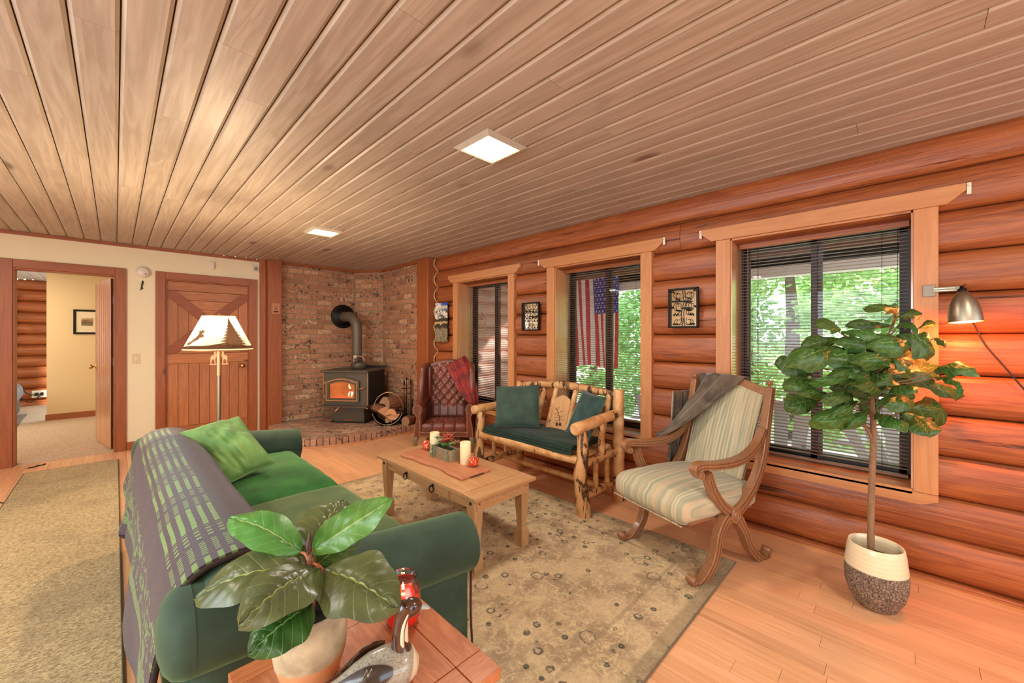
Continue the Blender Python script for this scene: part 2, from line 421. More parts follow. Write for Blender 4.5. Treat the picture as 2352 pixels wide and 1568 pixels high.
def glass(name, refl=.10, tint=(1, 1, 1, 1)):
    t = NT(name); tr = t.new('ShaderNodeBsdfTransparent'); tr.inputs[0].default_value = tint; gl = t.new('ShaderNodeBsdfGlossy'); gl.inputs['Roughness'].default_value = .02
    fr = t.new('ShaderNodeFresnel'); fr.inputs[0].default_value = 1.5
    mx = t.new('ShaderNodeMixShader'); t.lk(t.math('MULTIPLY', fr.outputs[0], refl * 10), mx.inputs[0]); t.lk(tr.outputs[0], mx.inputs[1]); t.lk(gl.outputs[0], mx.inputs[2]); t.lk(mx.outputs[0], t.out.inputs[0]); return t.mat
m_glass = glass('window glass', .05)
m_mirror = metal('mirror silver', '#e8e4da', .09)
m_wax = plain('ivory wax', '#ecd2a2', .5, 0, .02, Subsurface_Weight=.3)
m_terra = None

# ------------------------------------------------------------------ the setting
XR, YB, H = 3.20, 6.56, 2.44
X0, Y0 = -2.9, -3.5
# floor: strips of maple laid along the log wall; the 300 that show largest are objects of their own
def build_floor():
    struct('subfloor', MB().box(X0, 3.4, Y0, 6.8, -.08, -.012), m_mortar)
    fl = struct('floor', MB().box(X0, 3.3, Y0, 6.6, -.0119, -.0085), m_groove)
    W = .083; boards = []
    x = X0; rr = random.Random(3)
    while x < 3.3:
        y = Y0 - rr.uniform(0, 1.2)
        while y < 6.6:
            L = rr.uniform(.45, 1.5); a, b = max(y, Y0), min(y + L, 6.6)
            if b - a > .03: boards.append((x, min(x + W, 3.3), a, b))
            y += L
        x += W
    def score(bd):
        cx = (bd[0] + bd[1]) / 2; s = 0
        for k in range(5):
            yy = bd[2] + (bd[3] - bd[2]) * (k + .5) / 5
            if cx * SN + yy * CS < .15: continue
            u, v, D = proj((cx, yy, 0))
            if -30 < u < 2382 and 0 < v < 1600:
                hid = (.05 < cx < 1.15 and 1.2 < yy < 3.6) or (.65 < cx < 2.6 and .75 < yy < 3.6) or (-.62 < cx < .02 and yy < 6.1)
                s += (1 if not hid else .02) * (bd[3] - bd[2]) / D ** 3
        return s
    boards.sort(key=score, reverse=True); rest = MB(); cache = {}
    for i, (a, b, c, d) in enumerate(boards):
        if i < 298:
            m = MB(); hx, hy = (b - a) / 2 - .0006, (d - c) / 2 - .0006
            key = (round(hx, 4), round(hy, 1)); 
            if key not in cache: cache[key] = MB().box(-hx, hx, -key[1], key[1], -.009, 0).mesh('plank', m_floor)
            o = link('plank', cache[key], fl, loc=((a + b) / 2, (c + d) / 2, 0)); o.scale = (1, (hy / key[1]) if key[1] else 1, 1)
            if key[1] == 0: bpy.data.objects.remove(o); rest.box(a, b, c, d, -.009, 0)
        else: rest.box(a + .0006, b - .0006, c + .0006, d - .0006, -.009, 0)
    rest.build('flooring', m_floor, fl, kind='stuff')
build_floor()

# ceiling planks run along the log wall, chamfered edges, thin dark gap
def build_ceiling():
    ce = struct('ceiling', MB().box(X0, 3.4, Y0, 6.6, H + .014, H + .06), m_groove)
    W = .1283; k0 = math.floor((X0 - .013) / W); rr = random.Random(11); x = .013 + k0 * W
    while x < 3.25:
        y = Y0 - rr.uniform(0, 3)
        while y < 6.56:
            L = rr.uniform(2.2, 4.2); a, b = max(y, Y0), min(y + L, 6.56)
            if b - a > .05:
                h = W / 2 - .0025; l = (b - a) / 2 - .0008; c = .0115
                vs = [(-h, -l, .012), (h, -l, .012), (h, l, .012), (-h, l, .012), (-h, -l, .007), (h, -l, .007), (h, l, .007), (-h, l, .007), (-h + c, -l, 0), (h - c, -l, 0), (h - c, l, 0), (-h + c, l, 0)]
                fs = [(0, 1, 2, 3)] + [(i, 4 + i, 4 + (i + 1) % 4, (i + 1) % 4) for i in range(4)] + [(4 + i, 8 + i, 8 + (i + 1) % 4, 4 + (i + 1) % 4) for i in range(4)] + [(11, 10, 9, 8)]
                MB().add(vs, fs).build('plank', m_ceil, ce, loc=(x + W / 2, (a + b) / 2, H))
            y += L
        x += W
build_ceiling()

# right wall: stacked round logs
SEAM = [2.254 - .2225 * k for k in range(11)]
OPEN = [(-.014, .918), (1.61, 2.548), (3.218, 4.156)]   # window openings along Y
wr = structempty('wall_right')
MB().box(3.175, 3.5, 4.722, 6.7, 0, H + .02).build('corner_backing', m_mortar, wr)
def log_mesh(y0, y1, z0, z1, xf=3.165, xs=3.235, xb=3.50, ends=(0, 0), seed=0):
    n = 10; ny = max(2, int((y1 - y0) / .25)); vs = []; cz = (z0 + z1) / 2; hz = (z1 - z0) / 2
    sect = []
    for k in range(n + 1):
        a = -math.pi / 2 + math.pi * k / n
        sect.append((xs - (xs - xf) * math.cos(a) ** .5 if abs(math.cos(a)) > 1e-6 else xs, hz * math.sin(a)))
    ys = [y0 + (y1 - y0) * i / ny for i in range(ny + 1)]
    # rounded log ends, where a log stops beside a casing
    if ends[0]: ys = [y0, y0 + .012, y0 + .03] + [y for y in ys if y > y0 + .05]
    if ends[1]: ys = [y for y in ys if y < y1 - .05] + [y1 - .03, y1 - .012, y1]
    for i, y in enumerate(ys):
        nz = noise.noise(Vector((seed, y * .7, 0))) * .006
        e = 1.0
        if ends[0]: e = min(e, {0: .45, 1: .8, 2: .96}.get(i, 1))
        if ends[1]: e = min(e, {0: .45, 1: .8, 2: .96}.get(len(ys) - 1 - i, 1))
        for (sx, sz) in sect:
            vs.append((xs + (sx - xs) * e - nz * (1 if e == 1 else 0), y, sz * (.94 + .06 * e)))
        vs.append((xb, y, hz)); vs.append((xb, y, -hz))
    q = n + 3; m = MB(); fs = []
    for i in range(len(ys) - 1):
        for k in range(q): fs.append((i * q + k, i * q + (k + 1) % q, (i + 1) * q + (k + 1) % q, (i + 1) * q + k))
    m.add(vs, fs, 0, True); m.add(vs[:q], [tuple(range(q - 1, -1, -1))]); m.add(vs[-q:], [tuple(range(q))])
    # flat shading on the back faces
    for i, f in enumerate(m.f):
        if len(f) == 4 and (i % q) >= n: m.s[i] = False
    return m, cz
def put_log(parent, y0, y1, z0, z1, name='log', **kw):
    m, cz = log_mesh(y0, y1, z0, z1, seed=rnd.uniform(0, 99), **kw); return m.build(name, m_log, parent, loc=(0, 0, cz))
tops = [2.46] + SEAM
for k in range(len(tops)):
    z1 = tops[k]; z0 = tops[k + 1] if k + 1 < len(tops) else 0.0
    z0 = max(z0, 0)
    if z1 - z0 < .02: continue
    if z1 > 2.05 + .05 and z0 > 2.0:
        if k == 0: put_log(wr, Y0, 3.35, z0, z1); put_log(wr, 3.353, 4.72, z0, z1)
        else: put_log(wr, Y0, 1.285, z0, z1); put_log(wr, 1.288, 4.72, z0, z1, ends=(0, 0))
    elif z1 < .48: put_log(wr, Y0, 4.72, z0, z1)
    else:
        put_log(wr, Y0, -.05, z0, z1)
        put_log(wr, .955, 1.573, z0, z1); put_log(wr, 2.585, 3.181, z0, z1); put_log(wr, 4.193, 4.72, z0, z1)

def prism(poly, axis, a, b):  # polygon in (y,z) extruded along X, or (x,z) along Y
    m = MB(); n = len(poly)
    f = (lambda p, h: (h, p[0], p[1])) if axis == 0 else (lambda p, h: (p[0], h, p[1]))
    vs = [f(p, a) for p in poly] + [f(p, b) for p in poly]
    fs = [tuple(range(n)), tuple(range(2 * n - 1, n - 1, -1))] + [(i, n + i, n + (i + 1) % n, (i + 1) % n) for i in range(n)]
    return m.add(vs, fs)
def window(n, ya, yb, zb_blind=.51):
    w = structempty('window_%d' % n, (0, 0, 0)); F = 3.145
    za, zt = .497, 2.055
    for (p, q) in ((ya - .097, ya), (yb, yb + .097)): prism([(p, za - .01), (q, za - .01), (q, zt), (p, zt)], 0, F, 3.24).build('casing', m_cas, w, bev=.003)
    prism([(ya - .195, 2.152), (ya - .195, 2.112), (ya - .125, zt), (yb + .125, zt), (yb + .195, 2.112), (yb + .195, 2.152)], 0, F - .008, 3.24).build('header', m_casy, w, bev=.003)
    prism([(ya - .097, za - .012), (ya - .097, za - .05), (ya - .03, .418), (yb + .03, .418), (yb + .097, za - .05), (yb + .097, za - .012)], 0, F + .005, 3.24).build('apron', m_casy, w, bev=.003)
    MB().box(3.15, 3.46, ya, yb, za - .03, za).build('sill', m_casy, w, bev=.003)
    MB().box(3.16, 3.46, ya, yb, zt - .012, zt + .03).build('head_jamb', m_casy, w)
    MB().box(3.16, 3.46, ya - .03, ya + .008, za, zt).build('side_jamb', m_jamb, w)
    MB().box(3.16, 3.46, yb - .008, yb + .03, za, zt).build('side_jamb', m_jamb, w)
    ya2, yb2, zt2 = ya + .008, yb - .008, zt - .012; ym = (ya + yb) / 2; e = .016
    fr = MB(); fr.box(3.40, 3.46, ya2, ya2 + e, za, zt2); fr.box(3.40, 3.46, yb2 - e, yb2, za, zt2); fr.box(3.40, 3.46, ya2, yb2, za, za + e); fr.box(3.40, 3.46, ya2, yb2, zt2 - e, zt2)
    fr.build('frame', m_bronze, w)
    for (p, q, x) in ((ya2 + e, ym + .03, 3.405), (ym - .03, yb2 - e, 3.43)):
        s_ = MB(); s_.box(x, x + .022, p, p + .034, za + e, zt2 - e); s_.box(x, x + .022, q - .034, q, za + e, zt2 - e); s_.box(x, x + .022, p, q, za + e, za + e + .04); s_.box(x, x + .022, p, q, zt2 - e - .04, zt2 - e)
        sa = s_.build('sash', m_bronze, w); MB().box(x + .008, x + .013, p + .03, q - .03, za + e + .035, zt2 - e - .035).build('pane', m_glass, sa)
    # wooden venetian blind
    lab = {1: 'brown wooden slatted blind in the small window beside the wingback chair', 2: 'brown wooden slatted blind in the middle window behind the log bench', 3: 'brown wooden slatted blind in the large near window behind the fig tree'}[n]
    b = thing('window_blind', lab, 'blind', (3.325, ym, zt2), 0, 'wooden slat blinds in the log wall windows'); hw = (yb2 - ya2) / 2 - .006
    MB().box(-.022, .018, -hw, hw, -.045, -.001).build('valance', m_redy, b, bev=.002)
    zz = -.062; i = 0; bot = zb_blind - zt2
    me = MB().box(-.0125, .0125, -hw + .004, hw - .004, -.0013, .0013, 0, RY(R(-4))).mesh('slat', m_slat)
    while zz > bot + .03: link('slat', me, b, loc=(0, 0, zz)); zz -= .0222
    MB().box(-.014, .014, -hw + .004, hw - .004, bot, bot + .016).build('bottom_rail', m_slat, b, bev=.002)
    for yy in (-hw + .12, hw - .12):
        for xx in (-.0135, .0135): MB().tube([(xx, yy, -.04), (xx, yy, bot + .01)], .0009, 4, smooth=False).build('ladder_cord', m_cord, b)
    MB().tube([(-.02, hw - .06, -.04), (-.022, hw - .062, -.85)], .003, 6).build('tilt_wand', m_slat, b)
    MB().tube([(-.02, -hw + .05, -.04), (-.022, -hw + .052, -.62)], .0012, 4).build('pull_cord', m_cord, b)
    if n > 1:
        for yy in (ya - .205, yb + .203):
            br = tag(MB().box(3.14, 3.155, yy - .008, yy + .008, 2.09, 2.15).tube([(3.14, yy, 2.135), (3.125, yy, 2.135)], .005, 6).build('curtain_bracket', m_white, bev=.001),
                     '%s white metal rod bracket at the %s end of the %s window header' % ('tiny', 'right' if yy < ya else 'left', 'large near' if n == 3 else 'middle'), 'bracket', 'white rod brackets on the window headers')
    return w
window(1, *OPEN[2]); window(2, *OPEN[1], zb_blind=.575); window(3, *OPEN[0])

# back wall: cream plaster with a doorway and a plank door
wb_ = MB()
for (a, b, c, d) in ((X0, -.75, 0, H), (-.75, 0.0, 2.06, H), (0.0, .44, 0, H), (.44, 1.335, 2.06, H), (1.335, 1.70, 0, H), (1.70, 3.4, 0, H)): wb_.box(a, b, YB, YB + .11, c, d)
wb_.box(.40, 1.38, YB + .111, YB + .15, 0, H)  # unseen panel added behind the plank door to block outside light
struct('wall_back', wb_, m_wall)
def casing(n, a, b, zt=2.06, cw=.092):
    d = structempty('trim_%d' % n, (0, 0, 0))
    for (p, q) in ((a - cw, a), (b, b + cw)): MB().box(p, q, YB - .022, YB, 0, zt + cw).build('casing', m_red, d, bev=.004)
    MB().box(a, b, YB - .021, YB, zt, zt + cw).build('casing', m_redx, d, bev=.004)
    for (p, q) in ((a, a + .014), (b - .014, b)): MB().box(p, q, YB - .01, YB + .12, 0, zt).build('jamb', m_red, d, bev=.002)
    MB().box(a + .014, b - .014, YB - .01, YB + .12, zt - .014, zt).build('jamb', m_redx, d, bev=.002)
    return d
casing(1, -.75, 0.0); casing(2, .44, 1.335)
struct('baseboard_back', MB().box(.094, .346, YB - .016, YB, 0, .095), m_redx, bev=.003)
struct('baseboard_left', MB().box(X0, -.845, YB - .016, YB, 0, .095), m_redx, bev=.003)
struct('trim_3', MB().box(X0, 1.46, YB - .03, YB, H - .035, H), m_redx, bev=.003)
struct('trim_4', MB().box(1.455, 1.525, YB - .05, YB, 0, H), m_red, bev=.004)
po = struct('trim_5', MB().box(1.528, 1.70, YB - .17, YB + .02, 0, H), m_red, bev=.006)
# small plank door, closed: rails, planks and a crossed brace
def plank_door():
    d = structempty('door_2', (0, 0, 0)); y0, y1 = YB + .012, YB + .05; a, b = .456, 1.319
    bb = MB(); bb.box(a, b, y1, y1 + .02, .01, 2.044); bb.build('backing', m_groove, d)
    zr = [(1.93, 2.044), (1.0, 1.125), (.012, .20)]
    for (p, q) in zr: MB().box(a, b, y0, y1, p, q).build('rail', m_doorx, d, bev=.003)
    n = 8; W = (b - a) / n
    for i in range(n): MB().box(a + i * W + .0015, a + (i + 1) * W - .0015, y0 + .004, y1, .202, .998).build('plank', m_doorz, d, bev=.003)
    # upper panel split by the X: level planks above and below, upright planks at the sides
    za, zb = 1.127, 1.928; cx, cz = (a + b) / 2, (za + zb) / 2
    def clip(poly, f):
        out = []
        for i in range(len(poly)):
            p, q = poly[i], poly[(i + 1) % len(poly)]; fp, fq = f(p), f(q)
            if fp >= 0: out.append(p)
            if (fp < 0) != (fq < 0): t = fp / (fp - fq); out.append((p[0] + (q[0] - p[0]) * t, p[1] + (q[1] - p[1]) * t))
        return out
    k = (zb - za) / (b - a)
    d1 = lambda p: (p[1] - za) - k * (p[0] - a); d2 = lambda p: (p[1] - zb) + k * (p[0] - a)
    nz = 7; hz = (zb - za) / nz
    for i in range(nz):
        r = [(a, za + i * hz + .0015), (b, za + i * hz + .0015), (b, za + (i + 1) * hz - .0015), (a, za + (i + 1) * hz - .0015)]
        for s1 in (1, -1):
            q = clip(clip(r, lambda p: s1 * d1(p)), lambda p: s1 * d2(p))
            if len(q) > 2: prism(q, 1, y0 + .005, y1).build('plank', m_doorx, d, bev=.002)
    for i in range(n):
        r = [(a + i * W + .0015, za), (a + (i + 1) * W - .0015, za), (a + (i + 1) * W - .0015, zb), (a + i * W + .0015, zb)]
        for s1 in (1, -1):
            q = clip(clip(r, lambda p: s1 * d1(p)), lambda p: -s1 * d2(p))
            if len(q) > 2: prism(q, 1, y0 + .005, y1).build('plank', m_doorz, d, bev=.002)
    hw = .055; L = math.hypot(b - a, zb - za); nx, nz_ = -(zb - za) / L, (b - a) / L
    r = [(a, za), (b, za), (b, zb), (a, zb)]
    q = clip(clip(r, lambda p: hw - ((p[0] - a) * nx + (p[1] - za) * nz_)), lambda p: hw + ((p[0] - a) * nx + (p[1] - za) * nz_))
    prism(q, 1, y0 - .008, y0 + .006).build('brace', m_brace, d, bev=.002)
    g = lambda p: (p[0] - a) * (zb - za) / L + (p[1] - zb) * (b - a) / L
    f1 = lambda p: ((p[0] - a) * nx + (p[1] - za) * nz_)
    for s1 in (1, -1):
        q2 = clip(clip(clip(r, lambda p: hw - g(p)), lambda p: hw + g(p)), lambda p: s1 * f1(p) - hw)
        prism(q2, 1, y0 - .008, y0 + .006).build('brace', m_brace, d, bev=.002)
    MB().lathe([(.03, 0), (.03, .006), (.012, .01), (.012, .035), (.028, .045), (.03, .06), (.022, .072), (0, .075)], 16, M=T(1.245, y0, .945) @ RX(R(90))).build('door_knob', m_brass, d)
plank_door()

# ------------------------------------------------------------------ bedroom seen through the doorway
struct('floor_bedroom', MB().box(-3.9, 1.0, YB + .005, 12.4, -.06, .004), m_carpet)
cb = struct('ceiling_bedroom', MB().box(-3.9, 1.0, YB + .11, 12.4, H + .014, H + .05), m_groove)
x = -3.9
while x < 1.0:
    h = .064 - .0025; me = MB(); c = .009; l0, l1 = YB + .115, 12.05
    me.add([(-h, l0, .012), (h, l0, .012), (h, l1, .012), (-h, l1, .012), (-h, l0, .006), (h, l0, .006), (h, l1, .006), (-h, l1, .006), (-h + c, l0, 0), (h - c, l0, 0), (h - c, l1, 0), (-h + c, l1, 0)],
           [(0, 1, 2, 3)] + [(i, 4 + i, 4 + (i + 1) % 4, (i + 1) % 4) for i in range(4)] + [(4 + i, 8 + i, 8 + (i + 1) % 4, 4 + (i + 1) % 4) for i in range(4)] + [(11, 10, 9, 8)])
    me.build('plank', m_ceil, cb, loc=(x + .064, 0, H)); x += .1283
struct('wall_bedroom_partition', MB().box(-.777, 1.0, 9.73, 9.84, 0, H), m_wallbed)
struct('baseboard_bedroom', MB().box(-.79, 1.0, 9.714, 9.73, 0, .10), m_redx, bev=.003)
struct('wall_bedroom_right', MB().box(.9, 1.0, YB + .11, 9.73, 0, H), m_wallbed)
struct('wall_bedroom_left', MB().box(-3.9, -3.8, YB + .11, 12.1, 0, H), m_wallbed)
wf = structempty('wall_bedroom_far')
lzs = [H + .02 - .213 * k for k in range(13)]
for k in range(11 + 1):
    z1, z0 = lzs[k], lzs[k + 1]
    MB().tube([(-3.8, 12.12, (z0 + z1) / 2), (-2.4, 12.115, (z0 + z1) / 2), (-.4, 12.12, (z0 + z1) / 2)], (z1 - z0) / 2 * 1.06, 16).build('log', wood('log level %d' % k, '#bb6c39', '#8a4723', 0, .8, .42, .5, '#3d1709', .10, .3, 12, crack=.7) if k == 0 else bpy.data.materials['log level 0'], wf)
wt = structempty('window_4')
MB().box(-1.62, -1.385, 11.9, 11.99, 2.02, 2.12).build('header', m_casy, wt, bev=.004); prism([(-1.385, 2.12), (-1.385, 2.02), (-1.31, 2.12)], 1, 11.9, 11.99).build('header_tip', m_casy, wt)
MB().box(-1.50, -1.385, 11.91, 11.99, .95, 2.02).build('casing', m_cas, wt, bev=.004)
# open door of upright boards, swung into the bedroom
d1 = structempty('door_1', (-.01, YB + .125, 0)); ang = math.atan2(7.496 - 6.69, -.153 + .01); d1.rotation_euler = (0, 0, ang)
nb = 8; Wd = .80 / nb
for i in range(nb):
    MB().box(.005 + i * Wd + .005, .005 + (i + 1) * Wd - .005, .0, .034, .015, 2.035).build('board', m_door1, d1, bev=.004)
MB().box(.006, .804, .009, .025, .016, 2.034).build('core', m_groove, d1)
for z in (1.78, 1.05, .22): MB().box(-.008, .022, -.006, .012, z - .045, z + .045).tube([(-.006, -.004, z - .05), (-.006, -.004, z + .05)], .006, 8).build('hinge', m_steel, d1)
for sg, yy in ((1, .034), (-1, 0)): MB().lathe([(.028, 0), (.028, .006), (.011, .01), (.011, .03), (.026, .042), (.028, .056), (.02, .066), (0, .068)], 16, M=T(.745, yy, .96) @ RX(R(-90 * sg))).build('door_knob', m_brass, d1)

# ------------------------------------------------------------------ brick corner and hearth
bw_n = [0]
def brick_wall(name, p0, p1, z0, z1, off):
    p0, p1 = Vector(p0), Vector(p1); L = (p1 - p0).length; dx = (p1 - p0).normalized(); nn = Vector((dx.y, -dx.x)) # outward normal to the right of travel
    M = frame((p0.x, p0.y, 0), (dx.x, dx.y, 0), (-nn.x, -nn.y, 0), (0, 0, 1))
    w = struct(name, MB().box(-.02, L + .02, .012, .06, z0, z1 + .04, 0, M), m_mortar)
    ch, bl = .0757, .217; k = 0; z = z0; rr = random.Random(len(name)); cache = {}
    while z < z1 - .02:
        h = min(ch - .012, z1 - z); x = -rr.uniform(.0, .03) - (bl / 2 if k % 2 else 0)
        while x < L:
            a, b = max(x, .004), min(x + bl - .012, L - .004)
            if b - a > .02:
                hx, hz = (b - a) / 2, h / 2; key = (round(hx, 3), round(hz, 3))
                if key not in cache:
                    c = .004; d = .012
                    vs = [(-hx, d + .004, -hz), (hx, d + .004, -hz), (hx, d + .004, hz), (-hx, d + .004, hz), (-hx, c, -hz), (hx, c, -hz), (hx, c, hz), (-hx, c, hz), (-hx + c, 0, -hz + c), (hx - c, 0, -hz + c), (hx - c, 0, hz - c), (-hx + c, 0, hz - c)]
                    fs = [(i, (i + 1) % 4, 4 + (i + 1) % 4, 4 + i) for i in range(4)] + [(4 + i, 4 + (i + 1) % 4, 8 + (i + 1) % 4, 8 + i) for i in range(4)] + [(8, 9, 10, 11)]
                    cache[key] = MB().add(vs, fs).mesh('brick', m_brick)
                o = link('brick', cache[key], w); off2 = rr.uniform(-.003, .003)
                o.matrix_local = M @ T((a + b) / 2, off2, z + hz) @ RY(R(rr.uniform(-.5, .5)))
            x += bl
        z += ch; k += 1
    return w
PB = [(1.70, 6.49), (2.81, 6.49), (3.10, 6.08), (3.10, 4.97)]
brick_wall('wall_brick_left', PB[0], PB[1], .10, 2.40, 0)
brick_wall('wall_brick_corner', PB[1], PB[2], .10, 2.40, 0)
brick_wall('wall_brick_right', PB[2], PB[3], .10, 2.40, 0)
for i in range(3):
    a, b = Vector(PB[i]), Vector(PB[i + 1]); dx = (b - a).normalized(); nn = Vector((dx.y, -dx.x))
    struct('trim_%d' % (6 + i), MB().box(0, (b - a).length, -.02, .03, H - .038, H, 0, frame((a.x, a.y, 0), (dx.x, dx.y, 0), (-nn.x, -nn.y, 0), (0, 0, 1))), m_redx, bev=.002)
struct('trim_9', MB().box(3.035, 3.30, 4.68, 4.965, 0, H), m_red, bev=.012)
# hearth slab
HO = [(1.53, 6.38), (1.53, 5.40), (1.60, 5.20), (1.75, 5.07), (2.2, 4.955), (3.03, 4.955)]
he = struct('hearth', MB().extr([(3.1, 4.967), (3.1, 6.10), (2.81, 6.49), (1.7, 6.49), (1.7, 6.39), (1.545, 6.38), (1.545, 5.41), (1.62, 5.215), (1.76, 5.085), (2.2, 4.97)][::-1], 0, .088), m_mortar)
he.name = 'floor_hearth'
rr = random.Random(5)
def along(path, step):
    out = []; P = [Vector((p[0], p[1], 0)) for p in path]; acc = step / 2
    for i in range(len(P) - 1):
        L = (P[i + 1] - P[i]).length; d = (P[i + 1] - P[i]) / L
        while acc < L: out.append((P[i] + d * acc, d)); acc += step
        acc -= L
    return out
bm_e = MB().box(-.031, .031, -.004, .19, .004, .098).mesh('brick', m_hbrick)
sp_ = [(p.x, p.y) for p in smoothpath([(x, y, 0) for x, y in HO], 4)]
for p, d in along(sp_, .0725):
    o = link('brick', bm_e, he, bev=.004, seg=1); nn = Vector((d.y, -d.x)); o.matrix_local = frame((p.x, p.y, rr.uniform(-.0015, .0015)), (d.x, d.y, 0), (-nn.x, -nn.y, 0), (0, 0, 1))
def inside(x, y):
    q = [(1.75, 6.48), (1.75, 5.42), (1.83, 5.32), (2.25, 5.175), (3.08, 5.175), (3.08, 6.05), (2.79, 6.47)]; c = False
    for i in range(len(q)):
        (x1, y1), (x2, y2) = q[i], q[i - 1]
        if (y1 > y) != (y2 > y) and x < (x2 - x1) * (y - y1) / (y2 - y1) + x1: c = not c
    return c
bm_t = MB().box(-.1, .1, -.046, .046, .07, .094).mesh('brick', m_hbrick)
for i in range(-16, 16):
    for j in range(-16, 16):
        # rows of flat bricks laid on the diagonal
        ax = i * .212 + (j % 2) * .106; ay = j * .102; a = R(-35); px = 2.4 + ax * math.cos(a) - ay * math.sin(a); py = 5.7 + ax * math.sin(a) + ay * math.cos(a)
        if inside(px, py) and inside(px + .08 * math.cos(a), py + .08 * math.sin(a)) and inside(px - .08 * math.cos(a), py - .08 * math.sin(a)):
            o = link('brick', bm_t, he, bev=.003, seg=1); o.location = (px, py, rr.uniform(-.002, .002)); o.rotation_euler = (0, 0, a)
op = [(x - .012 if i < 4 else x, y - .012) for i, (x, y) in enumerate(HO)]
struct('trim_10', MB().tube([(p.x, p.y, .006) for p in smoothpath([(x, y, 0) for x, y in op], 4)], .011, 6), m_casy)
struct('baseboard_right', MB().box(3.13, 3.165, Y0, 4.68, 0, .014), m_casy)

# walls that close the room behind the camera, with unseen openings added to let in light
wl = MB()
for (a, b, c, d) in ((Y0, -.5, 0, H), (2.9, YB, 0, H), (-.5, 2.9, 0, .75), (-.5, 2.9, 2.25, H)): wl.box(X0 - .1, X0, a, b, c, d)
struct('wall_left', wl, m_wall)
wk = MB()
for (a, b, c, d) in ((X0 - .1, -.9, 0, H), (2.9, 3.5, 0, H), (-.9, 2.9, 0, .6), (-.9, 2.9, 2.3, H)): wk.box(a, b, Y0 - .1, Y0, c, d)
struct('wall_front', wk, m_wall)
def wparent(o, root):  # child whose mesh is in world coordinates under an unrotated root
    o.location = -Vector(root.location); return o
def vbox(b0, b1, **k): return MB().box(b0[0], b1[0], b0[1], b1[1], b0[2], b1[2], **k)
# ------------------------------------------------------------------ wood stove
sv = thing('wood_stove', 'black wood stove on the brick hearth, fire glowing behind arched glass', 'stove', (2.256, 5.967, .094), math.atan2(-.79, .615))
# local: x to the right, y towards the wall
hwb, cx = .34, .245
MB().box(cx - .235, cx + .235, 0, .40, .012, .245).build('pedestal', m_stove, sv, bev=.004)
MB().box(cx - .27, cx + .27, -.03, .42, 0, .012).build('base_plate', m_stoved, sv)
MB().box(cx - .37, cx + .36, -.17, .42, .245, .265).build('ash_lip', m_stove, sv, bev=.004)
bd = MB().box(cx - hwb, cx + hwb, -.085, -.08, .265, .74).box(cx - hwb + .003, cx + hwb - .003, -.081, .44, .265, .74); bd.build('body', m_stove, sv, bev=.004)
MB().box(cx + hwb - .002, cx + hwb + .006, -.06, .43, .27, .735).build('side_panel', m_stoved, sv)
MB().box(cx - hwb - .03, cx + hwb + .01, -.13, .45, .74, .765).build('top_plate', m_stove, sv, bev=.006)
MB().box(cx - .2, cx + .36, .45, .462, .765, .80).build('rear_shield', m_stoved, sv)
for x in (cx - hwb - .002, cx + hwb - .006): MB().box(x, x + .008, -.092, -.084, .27, .738).build('corner_trim', m_gold, sv)
def arch(hw, z0, z1, rise, n=12): return [(-hw, z0), (hw, z0)] + [(hw - 2 * hw * i / n, z1 + rise * math.sin(math.pi * i / n)) for i in range(n + 1)]
XZ = Matrix(((1, 0, 0, 0), (0, 0, 1, 0), (0, 1, 0, 0), (0, 0, 0, 1)))
def archring(hw, z0, z1, rise, wd, y0, y1, x):
    a = arch(hw, z0, z1, rise); b = arch(hw - wd, z0 + wd, z1 - wd * .8, rise * .95); n = len(a)
    vs = [(x + p[0], y0, p[1]) for p in a] + [(x + p[0], y0, p[1]) for p in b] + [(x + p[0], y1, p[1]) for p in a] + [(x + p[0], y1, p[1]) for p in b]
    fs = []
    for i in range(n):
        j = (i + 1) % n; fs += [(i, n + i, n + j, j), (i, j, 2 * n + j, 2 * n + i), (n + i, 3 * n + i, 3 * n + j, n + j), (2 * n + i, 2 * n + j, 3 * n + j, 3 * n + i)]
    return MB().add(vs, fs)
dx = cx - .045
dr = archring(.265, .315, .615, .055, .05, -.115, -.085, dx).build('door', m_stove, sv)
archring(.238, .33, .60, .05, .012, -.122, -.114, dx).build('door_trim', m_gold, dr)
archring(.215, .35, .58, .045, .02, -.118, -.09, dx).build('door_inner_rim', m_stove, dr)
def fire():
    t = NT('glowing firebox'); v = t.coord(); n = t.noise(v, 6, 3, .5); s = t.new('ShaderNodeSeparateXYZ'); t.lk(v, s.inputs[0])
    t.base('#8a4a28'); c = t.mix(t.step(n, .3, .7), '#c0622c', '#ff9a52'); t.set(Emission_Color=c, Emission_Strength=.55, Roughness=.8); return t.mat
MB().extr(arch(.20, .365, .57, .045), -.088, -.084, M=T(dx, 0, 0) @ XZ).build('firebox', fire(), sv)
fl_ = MB()
fl_.grid(lambda u, v: (dx + .13 + (v - .5) * .035 * math.sin(math.pi * min(1, u * 1.02)) ** .6 + .018 * math.sin(u * 5.5) - u * u * .012, -.09 - .004 * math.sin(u * 9), .385 + u * .19), 12, 4)
fl_.grid(lambda u, v: (dx + .105 + (v - .5) * .02 * math.sin(math.pi * u) ** .6 - .012 * math.sin(u * 4), -.0905, .38 + u * .09), 8, 3)
fl_.build('flame', emis('wood flame', '#ffd9a8', 3.2), sv)
MB().tube([(dx - .17, -.092, .375), (dx + .02, -.095, .385), (dx + .16, -.092, .378)], [.012, .017, .012], 8).build('ember_log', emis('embers', '#ff6a30', .9), sv)
gl = MB().extr(arch(.20, .365, .57, .045), -.098, -.095, M=T(dx, 0, 0) @ XZ).build('door_glass', glass('stove glass', .05, (1, .93, .86, 1)), dr)
